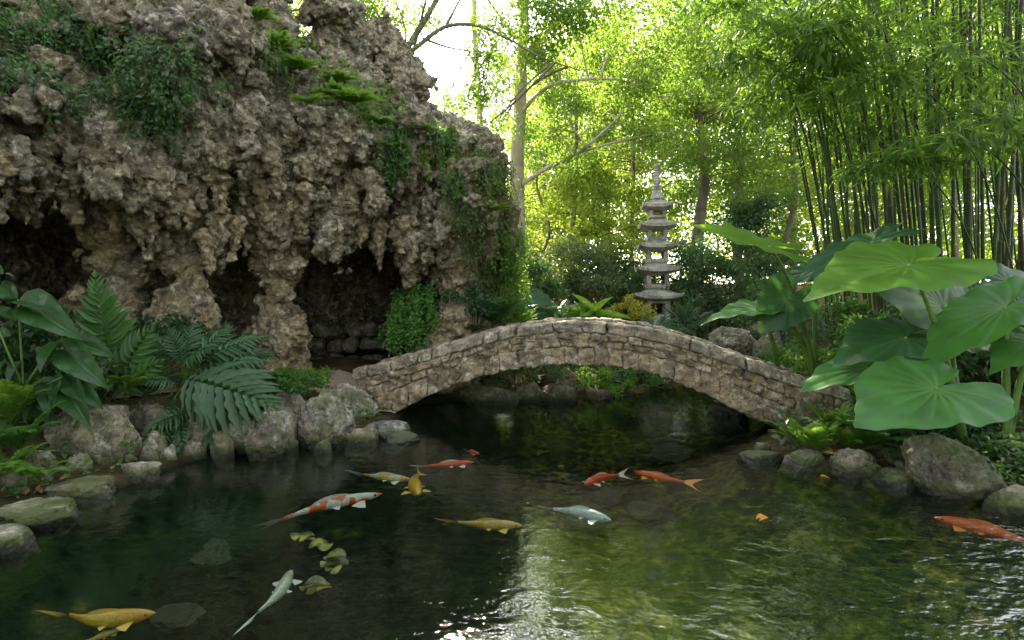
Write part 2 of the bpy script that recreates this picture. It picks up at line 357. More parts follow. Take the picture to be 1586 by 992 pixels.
# ------------------------------------------------------------------ boulders
def ico(sub):
    import bmesh
    b = bmesh.new(); bmesh.ops.create_icosphere(b, subdivisions=sub, radius=1.0)
    V = np.array([v.co[:] for v in b.verts]); T = np.array([[v.index for v in f.verts] for f in b.faces]); b.free(); return V, T
ICO = {n: ico(n) for n in (2, 3, 5, 6)}
def lump(c, size, seed, sub=5, craggy=1.0, flat=0.0, ang=0.0):
    V, T = ICO[sub]; d = V.copy(); o = seed*7.31
    q = d*1.2+o
    f1, f2 = worley(q*1.3, seed); r = 1+.36*fbm(q, 3, seed)-.24*craggy*(f1-.5)
    rp = np.random.default_rng(seed+900)
    for _ in range(int(5+8*craggy)):                      # broken faces
        pn = nrm(rp.normal(size=3)); hk = rp.uniform(.62, .95); dt = np.maximum(d@pn, .05); lim = hk/dt; r = np.where(r > lim, lim+(r-lim)*.12, r)
    rough = .35+.65*craggy; g1, g2 = worley(q*3.3, seed+5); h1, h2 = worley(q*8+.3*fbm(q*5, 2, seed)[:, None], seed+6); e1, _ = worley(q*19, seed+7)
    r = r+rough*(-.07*(g1-.5)+.05*np.minimum(g2-g1, .22)+.045*(h1-.5)+.022*(e1-.5)+.075*fbm(q*5, 5, seed+3, .6)-.10*np.maximum(0, .12-np.abs(fbm(q*2.2, 3, seed+8))))
    P = d*r[:, None]; P = np.sign(P)*np.abs(P)**.90
    if flat: P[:, 2] = np.where(P[:, 2] > flat, flat+(P[:, 2]-flat)*.25, P[:, 2])
    P = P*np.asarray(size); ca, sa = math.cos(ang), math.sin(ang)
    P = np.stack([P[:, 0]*ca-P[:, 1]*sa, P[:, 0]*sa+P[:, 1]*ca, P[:, 2]], -1)
    return P+np.asarray(c), T
def boulder(label, x0, x1, y0, y1, mat, seed, name='boulder', Yd=None, deep=.8, craggy=1.0, flat=0.0, cat='boulder', sub=6, group=None, sink=.12, ang=None):
    """a rock whose picture box is x0..x1, y0..y1; its foot stands at row y1 unless its distance is given"""
    Y = Yd if Yd else EYE*F/(y1-HY)
    hw = (x1-x0)/2/F*Y; Y = Y+hw*deep*.6; hw = (x1-x0)/2/F*Y
    top = EYE-(y0-HY)/F*Y; bot = EYE-(y1-HY)/F*Y-sink
    c = A(((x0+x1)/2-CX)/F*Y, Y, (top+bot)/2); hz = (top-bot)/2
    V, T = lump(c, (hw*1.02, hw*deep, hz*1.02), seed, sub, craggy, flat, rng.uniform(-.5, .5) if ang is None else ang)
    mb = MB(); mb.add(V, T); return tag(mb.build(name, mat, loc=A(c[0], c[1], bot)), label, cat, group)
B = boulder
B('flat grey rock in the near left corner at the water edge', -22, 50, 800, 858, M_BOULDER, 1, craggy=1.1, flat=.45, deep=1.0)
B('flat lichen covered rock with green rim, low on the left shore', 2, 112, 764, 818, M_BOULDER, 2, craggy=1.1, flat=.45, deep=.9)
B('pale flat rock on the left shore below the big craggy ledge', 74, 184, 728, 777, M_BOULDER, 3, craggy=1.2, flat=.45, deep=.8)
B('small pale flat stone at the waterline right of the craggy ledge', 188, 248, 706, 747, M_BOULDER, 4, craggy=1.2, flat=.5)
B('large craggy brown ledge rock with a flat pinkish top on left bank', 50, 212, 618, 738, M_BOULDER, 5, craggy=1.5, flat=.75, deep=.6, Yd=4.7, sub=6)
B('brown crumbling rock behind the hanging blue-green split leaf', 196, 290, 622, 712, M_DARKROCK, 6, craggy=1.2, Yd=5.15)
B('low earthy rock under the drooping split leaf fans', 285, 385, 640, 705, M_DARKROCK, 7, craggy=1.0, Yd=5.35)
B('long low rock with a mossy green waterline left of round boulders', 262, 402, 682, 712, M_BOULDER, 8, craggy=.5, Yd=5.2, deep=.4)
B('rounded dark grey boulder left of the big pitted boulder', 378, 460, 636, 704, M_BOULDER, 9, craggy=1.2)
B('small pinkish rounded boulder perched above the dark grey one', 412, 474, 612, 668, M_BOULDER, 10, craggy=.6, Yd=5.9)
B('big pale pitted boulder on the left bank before the bridge', 456, 556, 606, 692, M_BOULDER, 11, craggy=1.6, sub=6)
B('mottled boulder wedged against the left foot of the bridge', 500, 590, 594, 668, M_BOULDER, 12, craggy=1.5, Yd=6.35)
B('flat grey mossy rock lying at the bridge foot', 556, 632, 648, 678, M_WETROCK, 13, craggy=.5, name='shore_rock')
B('low dark wet slab just breaking the water near bridge foot', 590, 648, 668, 686, M_WETROCK, 14, craggy=.4, name='shore_rock')
B('moss covered low stone between pitted boulder and bridge foot', 528, 590, 664, 690, M_BOULDER, 15, craggy=.5, name='shore_rock')
B('dark flat stone furthest left of the right bank row', 1140, 1208, 690, 716, M_WETROCK, 21, craggy=1.0, flat=.5)
B('small sunlit pinkish stone behind the dark flat one', 1200, 1246, 690, 714, M_BOULDER, 22, craggy=1.2, Yd=5.15)
B('sunlit pinkish twin topped stone on the right bank', 1212, 1284, 698, 727, M_BOULDER, 23, craggy=1.3)
B('smooth oval grey-brown boulder in the middle of right bank', 1280, 1364, 696, 739, M_BOULDER, 24, craggy=.9)
B('greenish fern-draped rock left of the biggest right boulder', 1352, 1424, 690, 730, M_DARKROCK, 25, craggy=1.0, Yd=4.75)
B('low wet rock at the water in front of the fern-draped one', 1356, 1424, 728, 754, M_WETROCK, 26, craggy=.5)
B('biggest rugged boulder on the right bank under the elephant ears', 1404, 1548, 680, 774, M_DARKROCK, 227, craggy=1.25, sub=6)
B('smooth grey boulder cut by the right frame edge', 1530, 1616, 755, 799, M_BOULDER, 28, craggy=.4)
B('flat brown stone between the big boulder and the frame edge', 1536, 1600, 738, 764, M_DARKROCK, 29, craggy=.7, Yd=4.4)
rs_ = np.random.default_rng(3)
for i, (px, py, w_) in enumerate([(30, 770, 40), (66, 752, 36), (120, 735, 44), (160, 722, 40), (196, 716, 30), (232, 716, 36), (262, 712, 30), (300, 704, 44), (345, 700, 40), (60, 724, 50), (112, 700, 40), (20, 740, 44), (238, 690, 40), (310, 680, 50), (372, 676, 44), (404, 664, 36), (262, 672, 44), (222, 664, 44), (350, 660, 44), (450, 690, 26), (500, 692, 30), (575, 676, 26)]):
    hh_ = w_*rs_.uniform(.5, .85); B('small rough mossy stone packed along the left shore', px-w_*.5, px+w_*.5, py-hh_, py+3, (M_BOULDER, M_DARKROCK)[i % 2], 200+i, name='shore_stone', cat='stone', group='small stones of the left shore', craggy=1.0, sub=5, Yd=max(4.0, 1.5*F/(py+10-HY)*(1.0 if i < 9 or i > 18 else .93)), sink=.2)
for i, (px, py, w_) in enumerate([(1180, 700, 26), (1245, 712, 24), (1292, 724, 22), (1345, 728, 26), (1400, 740, 30), (1440, 752, 26), (1512, 770, 30), (1226, 694, 30), (1330, 705, 30)]):
    hh_ = w_*.7; B('small rough stone wedged between the right bank boulders', px-w_*.5, px+w_*.5, py-hh_, py+4, (M_WETROCK, M_DARKROCK)[i % 2], 240+i, name='shore_stone', cat='stone', group='small stones of the right bank', craggy=.9, sub=5, sink=.2)
# far shore seen under the arch
B('long low rock forming the far shore under the arch', 698, 800, 598, 632, M_DARKROCK, 31, craggy=1.1, Yd=7.5, deep=.4)
B('grey crusted rock on the far shore beside the round boulder', 786, 848, 588, 632, M_DARKROCK, 32, craggy=1.2, Yd=7.65)
B('round grey boulder standing up on the far shore under the arch', 856, 904, 572, 622, M_BOULDER, 33, craggy=.6, Yd=7.95)
B('squat brown rock below the round far boulder', 834, 890, 594, 634, M_DARKROCK, 34, craggy=.8, Yd=7.6)
B('sunlit mossy stone right of the round far boulder', 892, 954, 600, 630, M_BOULDER, 35, craggy=.8, Yd=7.85)
for i, (x0, x1, y0, y1, yd) in enumerate([(944, 984, 600, 625, 8.1), (976, 1014, 594, 618, 8.5), (1004, 1044, 590, 614, 8.7), (1034, 1080, 588, 612, 8.9), (1072, 1104, 586, 612, 8.9)]):
    B('small mossy edging stone along the far right shore under the arch', x0, x1, y0, y1, M_DARKROCK, 36+i, craggy=.7, Yd=yd, name='edging_stone', cat='stone', group='edging stones on the far shore')
B('dark dripping rock under the right end of the arch', 1090, 1156, 622, 660, M_WETROCK, 44, craggy=1.3, Yd=6.9)
B('grey rugged rock behind the bridge right of the pagoda', 1100, 1164, 500, 552, M_BOULDER, 45, craggy=1.1, Yd=8.6)
B('pale flat-topped rock behind the first rugged rock', 1150, 1204, 496, 540, M_BOULDER, 46, craggy=.9, Yd=9.3)
B('dark grey rock behind the bridge below the hanging elephant ear', 1160, 1216, 520, 566, M_DARKROCK, 47, craggy=1.0, Yd=8.0)
# stones on the pond bed
for i, (px, py, r, lab) in enumerate([(935, 772, .20, 'greenish sunken stone below the red and white carp'), (1100, 765, .22, 'yellowish sunken stone on the right of the pond bed'), (1000, 790, .17, 'round sunken stone right of the pale blue carp'),
        (905, 800, .24, 'dim sunken stone behind the pale blue carp'), (820, 930, .16, 'olive sunken stone near the sun glints'), (640, 720, .26, 'sunken stone on the bed behind the gold carp'), (1040, 705, .3, 'broad sunken stone in front of the right arch foot'),
        (300, 870, .30, 'dark sunken boulder on the left pond bed'), (60, 930, .34, 'mossy sunken boulder in the near left corner'), (270, 960, .18, 'small sunken stone right of the golden carp')]):
    p = onz(px, py, -.46); V, T = lump(p, (r, r*.8, r*.42), 60+i, 6, .8)
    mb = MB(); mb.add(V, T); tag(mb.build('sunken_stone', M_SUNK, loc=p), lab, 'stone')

# ------------------------------------------------------------------ surface nets for the tufa
def surface_nets(D, org, h):
    s = D < 0; nx, ny, nz = D.shape
    cn = np.zeros((nx-1, ny-1, nz-1), np.int8)
    cs = [(a, b, c) for a in (0, 1) for b in (0, 1) for c in (0, 1)]
    for a, b, c in cs: cn += s[a:nx-1+a, b:ny-1+b, c:nz-1+c]
    act = (cn > 0) & (cn < 8); idx = np.argwhere(act); ids = np.full(act.shape, -1, np.int64); ids[act] = np.arange(len(idx))
    pos = np.zeros((len(idx), 3)); num = np.zeros(len(idx))
    for a in cs:
        for ax in range(3):
            if a[ax]: continue
            b = list(a); b[ax] = 1
            fa = D[idx[:, 0]+a[0], idx[:, 1]+a[1], idx[:, 2]+a[2]]; fb = D[idx[:, 0]+b[0], idx[:, 1]+b[1], idx[:, 2]+b[2]]
            m = (fa < 0) != (fb < 0); t = np.where(m, fa/np.where(m, fa-fb, 1), 0)
            for q in range(3): pos[:, q] += np.where(m, a[q]+(t if q == ax else 0), 0)
            num += m
    V = (idx+pos/num[:, None])*h+np.asarray(org); Q = []
    for ax in range(3):
        u, v = (ax+1) % 3, (ax+2) % 3
        sl0 = [slice(1, -1)]*3; sl0[ax] = slice(0, -1); sl1 = list(sl0); sl1[ax] = slice(1, None)
        a = s[tuple(sl0)]; b = s[tuple(sl1)]
        e = np.argwhere(a != b); base = e+1; base[:, ax] -= 1; flip = a[a != b]
        def cell(du, dv):
            c = base.copy(); c[:, u] -= du; c[:, v] -= dv; return ids[c[:, 0], c[:, 1], c[:, 2]]
        q = np.stack([cell(1, 1), cell(0, 1), cell(0, 0), cell(1, 0)], -1)
        q = np.where(flip[:, None], q, q[:, ::-1]); Q.append(q)
    return V, np.vstack(Q)
def smin(a, b, k):
    h = np.clip(.5+.5*(b-a)/k, 0, 1); return b+(a-b)*h-k*h*(1-h)
def smax(a, b, k): return -smin(-a, -b, k)
def vnormals(V, Q):
    n = np.cross(V[Q[:, 2]]-V[Q[:, 0]], V[Q[:, 3]]-V[Q[:, 1]]); N = np.zeros_like(V)
    for j in range(4):
        for c in range(3): N[:, c] += np.bincount(Q[:, j], n[:, c], len(V))
    return nrm(N)
def subdivide(V, Q):
    E = np.concatenate([Q[:, [0, 1]], Q[:, [1, 2]], Q[:, [2, 3]], Q[:, [3, 0]]]); E.sort(1)
    key, inv = np.unique(E[:, 0]*len(V)+E[:, 1], return_inverse=True); m = len(Q); ea, eb = key//len(V), key % len(V)
    n0 = len(V); e = inv.reshape(4, m)+n0; f = np.arange(m)+n0+len(key)
    W = np.vstack([V, (V[ea]+V[eb])/2, V[Q].mean(1)])
    return W, np.vstack([np.stack([Q[:, i], e[i], f, e[i-1]], -1) for i in range(4)])
def pits(V, Q, amp=1.0):
    """sharp ridges between small hollows, then grit"""
    N = vnormals(V, Q); w = V+.05*np.stack([fbm(V*6, 2, s_) for s_ in (71, 72, 73)], -1)
    f1, f2 = worley(w*np.array([11., 11., 8.]), 57); g1, g2 = worley(w*25., 59)
    return V+N*(amp*(.075*(f1-.55)+.032*(g1-.5)+.040*fbm(V*16, 3, 55)+.010*fbm(V*60, 2, 56))+.008)[:, None]
def rough_field(D, P, h, amp=1.0, seed=0, band=.55):
    """lumps, drips and pits added to a distance field near its surface"""
    m = np.abs(D) < band; q = P[m].astype(np.float32)
    warp = np.stack([fbm(q*1.4, 2, seed+s) for s in (1, 2, 3)], -1)*.16
    qq = q+warp
    d = D[m]
    a1, _ = worley(qq*np.array([1.5, 1.5, 1.15], np.float32), seed+11); d = d+amp*.30*(a1-.52)+amp*.10*fbm(q*np.array([2.2, 2.2, 5.0], np.float32), 3, seed+16)
    a2, b2 = worley(qq*np.array([3.9, 3.9, 2.5], np.float32), seed+12); d = d+amp*(.17*(a2-.5)-.03*np.minimum(b2-a2, .3))
    a3, b3 = worley(qq*np.array([9.5, 9.5, 7.0], np.float32), seed+13); d = d+amp*.065*(a3-.5)
    d = d+amp*(.07*fbm(q*8, 3, seed+14)+.05*np.maximum(0, .32-np.abs(fbm(q*5, 2, seed+15)))-.008)
    D[m] = d; return D

# ------------------------------------------------------------------ grotto
FX = np.array([-7.5, -6.2, -5.04, -3.92, -3.09, -2.2, -.91, .18, 1.0]); FYv = np.array([4.2, 4.9, 5.6, 6.9, 7.45, 7.95, 8.6, 9.2, 9.7])
def yface(x): return np.interp(x, FX, FYv)
def px2x(px):       # where a picture column meets the face curve
    xs = np.linspace(-7, .9, 400); return np.interp(px, CX+F*xs/yface(xs), xs)
grotto = thing('grotto', 'tall rugged tufa rock grotto with dark caves and stalactites left of the pond', 'rock grotto', A(-2.5, 8.0, .3))
h = .036
gx = np.arange(-7.0, .75, h); gy = np.arange(4.4, 11.6, h); gzz = np.arange(-.1, 7.0, h)
X, Y, Z = np.meshgrid(gx.astype(np.float32), gy.astype(np.float32), gzz.astype(np.float32), indexing='ij')
yf = yface(gx).astype(np.float32)[:, None, None]
lean = np.interp(gzz, [0, 2.1, 2.7, 3.2, 3.9, 5.0, 7.0], [.1, .0, -.46, -.42, .0, .62, 1.5]).astype(np.float32)[None, None, :]
pcol = (CX+F*gx/yface(gx))
pxy = CX+F*gx[:, None]/gy[None, :]
zt1 = np.interp(pxy, [0, 345, 385, 440, 520, 600, 660, 720, 790, 815], [7.4, 7.4, 5.5, 4.6, 4.3, 4.0, 3.7, 3.45, 3.2, 2.8]).astype(np.float32)[:, :, None]
dfr = (yf+lean-Y)*.85
D = smax(dfr, (Z-zt1)*.8, .35)
zt2 = np.interp(pxy, [0, 455, 482, 496, 526, 545, 600, 635, 655], [3.8, 3.8, 4.2, 5.6, 5.4, 4.4, 4.1, 3.5, 2.6]).astype(np.float32)[:, :, None]
D = smin(D, smax((yf+.95+lean*.5-Y)*.9, (Z-zt2)*.7, .3), .25)
D = smax(D, X+.62-.18*(np.float32(1)*(Z-2)/2.0), .3)
zc = np.interp(gx, [-7, -5.04, -4.3, -3.6, -3.0, -2.4, -1.6, -1.0], [2.85, 2.85, 2.62, 2.62, 2.62, 2.85, 2.75, 2.3]).astype(np.float32)[:, None, None]
gal = smax(smax(Z-zc+.20*np.maximum(Y-yf-.4, 0), Y-(yf+np.interp(gx, [-4.2, -3.4], [3.4, 2.6]).astype(np.float32)[:, None, None]), .25), X+np.float32(.98), .25)
gal = smax(gal, -(X+np.float32(6.45)), .2)
D = smax(D, -gal, .2)
for px, py, Yd, r in [(418, 75, 8.2, .38), (418, 100, 8.4, .3), (510, 20, 8.9, .32), (560, 105, 9.2, .32), (590, 80, 9.5, .24), (626, 122, 9.0, .27), (622, 165, 9.0, .30), (716, 226, 9.0, .22),
                      (706, 250, 8.8, .25), (728, 270, 8.9, .25), (740, 310, 9.0, .25), (430, 150, 7.9, .42), (470, 190, 7.7, .42), (330, 110, 6.9, .45), (700, 360, 8.4, .33), (735, 380, 8.6, .3), (735, 420, 8.9, .32), (735, 500, 8.9, .36)]:
    p = at(px, py, Yd); D = smin(D, np.sqrt((X-p[0])**2+(Y-p[1])**2+((Z-p[2])*.8)**2)-np.float32(r), .14)
def add_lumps(D, n, r0, r1, seed, kk, where=None):
    r = np.random.default_rng(seed); sf = np.argwhere(np.abs(D[1:-1, 1:-1, 1:-1]) < h*.8)+1
    fr_ = Y[0, sf[:, 1], 0]-yface(gx[sf[:, 0]]); ok = (fr_ < 1.7) & (sf[:, 2] > 8) & ((fr_ < .25) | (gzz[sf[:, 2]] > 2.9) | (fr_ > 1.9))
    if where is not None: ok &= where(gx[sf[:, 0]], fr_, gzz[sf[:, 2]])
    sf = sf[ok]; out = []
    for i in r.choice(len(sf), n, replace=False):
        q = sf[i]; c_ = A(gx[q[0]], gy[q[1]], gzz[q[2]])+r.normal(size=3)*.03; rad = r.uniform(0, 1)**1.6*(r1-r0)+r0; e = A(r.uniform(.8, 1.35), r.uniform(.7, 1.0), r.uniform(.65, 1.25)); m = rad*1.7
        lo = [max(0, int((c_[j]-m-o_)/h)) for j, o_ in enumerate((gx[0], gy[0], gzz[0]))]; hi_ = [int((c_[j]+m-o_)/h)+2 for j, o_ in enumerate((gx[0], gy[0], gzz[0]))]
        s3 = tuple(slice(l, u) for l, u in zip(lo, hi_)); xx = X[s3]-c_[0]; yy = Y[s3]-c_[1]; zz = Z[s3]-c_[2]; an = r.uniform(-.6, .6); ca, sa = math.cos(an), math.sin(an)
        xx, zz = xx*ca-zz*sa, xx*sa+zz*ca
        dd = np.sqrt((xx/e[0])**2+(yy/e[1])**2+(zz/e[2])**2)-rad; D[s3] = smin(D[s3], dd.astype(np.float32), kk); out.append((*c_, rad, r.uniform(0, 1)))
    return out
def add_drips(D, n, seed, zlo, zhi, l0, l1, r0, r1, kk=.04):
    r = np.random.default_rng(seed); sf = np.argwhere(np.abs(D[1:-1, 1:-1, 1:-1]) < h*.8)+1; z_ = gzz[sf[:, 2]]; fr_ = Y[0, sf[:, 1], 0]-yface(gx[sf[:, 0]])
    sf = sf[(z_ > zlo) & (z_ < zhi) & (fr_ < .45)]; out = []
    for i in r.choice(len(sf), n, replace=False):
        q = sf[i]; c_ = A(gx[q[0]], gy[q[1]]-.02, gzz[q[2]]+.04); rad = r.uniform(r0, r1); ln = rad*r.uniform(l0, l1)
        lo = [max(0, int((c_[j]-w_-o_)/h)) for j, (o_, w_) in enumerate(((gx[0], rad*1.6), (gy[0], rad*1.6), (gzz[0], ln+.1)))]; hi_ = [int((c_[j]+w_-o_)/h)+2 for j, (o_, w_) in enumerate(((gx[0], rad*1.6), (gy[0], rad*1.6), (gzz[0], rad*1.4)))]
        s3 = tuple(slice(l, u) for l, u in zip(lo, hi_)); zz = (c_[2]-Z[s3])/ln; xx = X[s3]-c_[0]-r.normal()*.06*zz; yy = Y[s3]-c_[1]
        t_ = np.clip(zz, 0, 1); rr = rad*(1-.82*t_**1.3)*(1+.14*np.sin(t_*r.uniform(6, 11)+r.uniform(0, 6))); dd = np.sqrt(xx*xx*r.uniform(.7, 1.2)+yy*yy+np.maximum(-zz*ln, 0)**2)-rr; dd = np.maximum(dd, (zz-1)*ln)
        D[s3] = smin(D[s3], dd.astype(np.float32), kk); out.append((c_[0], c_[1], c_[2]-.3*ln, max(rad, ln*.5), r.uniform(0, 1)))
    return out
LUMPS = add_lumps(D, 90, .18, .5, 5, .06)+add_lumps(D, 220, .09, .24, 6, .05, lambda x, f, z: z > 2.9)
LUMPS += add_drips(D, 60, 21, 2.3, 4.2, 1.6, 2.6, .14, .26)+add_drips(D, 330, 22, 1.9, 3.6, 1.8, 3.6, .06, .15, .03)+add_drips(D, 120, 23, 3.4, 6.0, 1.3, 2.2, .09, .2, .05)+add_drips(D, 420, 24, 1.9, 3.5, 2.5, 5.0, .048, .085, .02)
D = smax(D, X-np.float32(.02)-.10*np.sin(Z*3.1)*np.sin(Y*2.3+1), .15)
P = np.stack([X.ravel(), Y.ravel(), Z.ravel()], -1); shp = D.shape
D = rough_field(D.ravel().astype(np.float32), P, h, .80, 100).reshape(shp)
D[:, -1] = 1; D[0] = 1; D[-1] = 1; D[:, :, -1] = 1; D[:, :, 0] = 1
GV, GQ = surface_nets(D, (gx[0], gy[0], gzz[0]), h); del X, Y, Z, P, D, gal, dfr
GV, GQ = subdivide(GV, GQ); GV = pits(GV, GQ); GN = vnormals(GV, GQ)
LA = np.array(LUMPS, np.float32); tone = np.zeros(len(GV), np.float32)
for q0 in range(0, len(GV), 20000):
    v_ = GV[q0:q0+20000].astype(np.float32); dd = np.sqrt(((v_[:, None, :]-LA[None, :, :3])**2).sum(-1))/LA[None, :, 3]; j = dd.argmin(1); tone[q0:q0+20000] = np.where(dd[np.arange(len(j)), j] < 1.5, LA[j, 4], .1)
mb = MB(); mb.add(GV, None, GQ, attr=tone); mb.build('rock_face', M_GROTTO, grotto)

def sdf_lump(name, label_none, balls, mat, parent, h=.03, amp=.55, seed=1, kk=.12):
    C = np.array([b[:3] for b in balls]); R = np.array([b[3] for b in balls]); lo = (C-R[:, None]).min(0)-.3; hi = (C+R[:, None]).max(0)+.3
    ax = [np.arange(lo[i], hi[i], h).astype(np.float32) for i in range(3)]; X, Y, Z = np.meshgrid(*ax, indexing='ij'); D = np.full(X.shape, 9, np.float32)
    for (cx, cyy, cz, r) in balls: D = smin(D, np.sqrt((X-cx)**2+(Y-cyy)**2+((Z-cz)*.85)**2)-np.float32(r), kk)
    P = np.stack([X.ravel(), Y.ravel(), Z.ravel()], -1); D = rough_field(D.ravel(), P, h, amp, seed).reshape(X.shape)
    D[0] = D[-1] = 1; D[:, 0] = D[:, -1] = 1; D[:, :, 0] = D[:, :, -1] = 1
    V, Q = subdivide(*surface_nets(D, lo, h)); V = pits(V, Q, .8)
    mb = MB(); mb.add(V, None, Q); return mb.build(name, mat, parent)
def colm(lst, Y): return [(*at(px, py, Y), r/F*Y) for px, py, r in lst]
sdf_lump('pillar', 0, colm([(160, 320, 48), (172, 370, 38), (176, 420, 32), (172, 470, 34), (165, 520, 42), (160, 570, 50)], 6.5), M_PILLAR, grotto, seed=201, amp=.95)
sdf_lump('pillar', 0, colm([(282, 330, 50), (284, 370, 38), (290, 410, 36), (288, 445, 33), (286, 475, 46), (284, 510, 50), (280, 560, 54), (278, 600, 56)], 6.75), M_PILLAR, grotto, seed=202, amp=.95)
sdf_lump('pillar', 0, colm([(430, 350, 48), (430, 390, 44), (440, 420, 34), (432, 450, 24), (428, 490, 30), (432, 520, 38), (424, 555, 42), (424, 600, 46)], 7.4), M_PILLAR, grotto, seed=203, amp=.9)
sdf_lump('pillar', 0, colm([(706, 380, 40), (710, 415, 33), (712, 450, 30), (712, 485, 33), (706, 520, 42), (690, 555, 52), (690, 590, 55)], 8.45), M_PILLAR, grotto, seed=204, amp=.8)
if 0: sdf_lump('cave_boulder', 0, colm([(112, 490, 40), (80, 520, 45), (130, 540, 40)], 6.9), M_PILLAR, grotto, seed=205, amp=.7)
# rubble courses at the back of the big cave
for i in range(26):
    px = 470+(i % 9)*24+rng.uniform(-6, 6); row = i//9; p = at(px, 560-row*24+rng.uniform(-3, 3), 9.35+.1*(i % 3))
    V, T = lump(p, (.15, .14, .13), 300+i, 5, .7); mb = MB(); mb.add(V, T); mb.build('back_wall_stone', M_DARKROCK, grotto)
# stalactites along the overhang
def stalactite(p, L, r, seed):
    m = 44; k = 26; t = np.linspace(0, 1, m); a = np.arange(k)/k*2*math.pi; rs = np.random.default_rng(seed)
    prof = (1-t**1.5)*.82+.18*(1-t**6); prof = prof*(1+.10*np.sin(t*rs.uniform(7, 12)+rs.uniform(0, 6)))*np.clip(.35+t*4, 0, 1)
    bend = rs.normal(size=2)*.12*L
    cx = p[0]+bend[0]*t*t; cyy = p[1]+bend[1]*t*t; cz = p[2]-L*t
    G = np.stack([cx[:, None]+r*prof[:, None]*np.cos(a), cyy[:, None]+r*prof[:, None]*np.sin(a)*.9, np.repeat(cz[:, None], k, 1)], -1)
    q = G.reshape(-1, 3); c = np.stack([np.repeat(cx, k), np.repeat(cyy, k), q[:, 2]], -1); n = nrm(q-c)
    f1, _ = worley(q*np.array([9, 9, 5.]), seed); g1, _ = worley(q*np.array([22, 22, 14.]), seed+1); q = q+n*(r*(.8*(.5-f1)+.5*fbm(q*8, 3, seed)+.45*(g1-.5)+.3*fbm(q*30, 3, seed+2)))[:, None]
    V = q.reshape(m, k, 3); mb = MB(); mb.grid(V, closed=True); mb.add(np.vstack([V[-1].mean(0)-A(0, 0, .02*L), V[-1]]), [[0, 1+(j+1) % k, 1+j] for j in range(k)])
    return mb.build('stalactite', M_PILLAR if seed % 3 else M_GROTTO, grotto)
stal = [(300, 300, 6.55, .42, .16), (392, 262, 6.95, .40, .12), (418, 300, 7.0, .35, .10), (330, 372, 6.6, .4, .10), (352, 340, 6.7, .45, .12), (378, 352, 6.9, .42, .10), (500, 352, 7.5, .3, .16), (520, 372, 7.5, .3, .13),
        (590, 352, 7.9, .55, .13), (560, 340, 7.7, .4, .15), (636, 395, 8.1, .35, .1), (625, 350, 8.0, .4, .16), (665, 375, 8.2, .4, .13), (470, 330, 7.3, .4, .14), (455, 300, 7.2, .4, .14), (245, 330, 6.4, .5, .12), (222, 320, 6.3, .5, .12),
        (200, 300, 6.2, .45, .15), (120, 290, 5.9, .4, .14), (95, 272, 5.7, .35, .12), (60, 262, 5.5, .3, .14), (20, 255, 5.3, .3, .16), (540, 330, 7.5, .3, .2), (265, 280, 6.35, .4, .16), (350, 290, 6.6, .35, .14), (435, 270, 7.0, .35, .13), (480, 300, 7.2, .35, .12), (685, 350, 8.2, .35, .14)]
for i, (px, py, Yd, L, r) in enumerate(stal): p_ = at(px, py, Yd); stalactite(p_+A(0, -.16, .12), L*1.35, r, 401+i)
for i in range(60):
    px = rng.uniform(-10, 690); x = px2x(px); yy = yface(x)+rng.uniform(-.34, .3); x = (px-CX)/F*yy
    zc0 = np.interp(x, [-7, -5.04, -4.3, -3.6, -3.0, -2.4, -1.6, -1.0], [2.7, 2.7, 2.5, 2.5, 2.5, 2.7, 2.6, 2.2])
    stalactite(A(x, yy, zc0+rng.uniform(.12, .4)), rng.uniform(.35, .8), rng.uniform(.06, .15), 501+i)
# ------------------------------------------------------------------ bridge, set out on the plane of its near face
BA = A(-1.48, 6.78, 0); BB = A(2.95, 6.06, 0); BU = nrm(BB-BA); BN = A(-BU[1], BU[0], 0)     # BN points away from the camera
if BN[1] < 0: BN = -BN
def face_sz(px, py):
    r = A((px-CX)/F, 1, -(py-HY)/F); t = ((BA-A(0, 0, EYE))@BN)/(r@BN); p = A(0, 0, EYE)+r*t; return (p-BA)@BU, p[2]
def curve(pts):
    q = np.array([face_sz(*p) for p in pts]); o = np.argsort(q[:, 0]); return q[o]
IN = curve([(560, 672), (600, 645), (660, 614), (720, 590), (790, 571), (870, 563), (940, 566), (1000, 575), (1060, 595), (1110, 619), (1165, 647), (1218, 672), (1260, 694)])
EX = curve([(545, 573), (590, 563), (640, 549), (700, 529), (770, 510), (830, 500), (880, 497), (940, 499), (1000, 507), (1060, 521), (1100, 535), (1150, 553), (1200, 571), (1260, 588), (1320, 604)])
def smooth_curve(q):
    s = np.linspace(q[0, 0], q[-1, 0], 200); z = np.interp(s, q[:, 0], q[:, 1]); kz = np.hanning(21); kz /= kz.sum()
    zz = np.convolve(np.pad(z, 10, mode='reflect', reflect_type='odd'), kz, 'valid'); return s, zz
INs, INz = smooth_curve(IN); EXs, EXz = smooth_curve(EX)
fin = lambda s: np.interp(s, INs, INz); fex = lambda s: np.interp(s, EXs, EXz)
S0, S1 = EXs[0], EXs[-1]; BW = 1.05
def bpt(s, z, t): return BA+BU*s+BN*t+A(0, 0, z)
bridge = thing('arched_bridge', 'low arched footbridge of weathered tan stone over the pond', 'stone bridge', bpt((S0+S1)/2, .4, BW/2))
CUBE = None
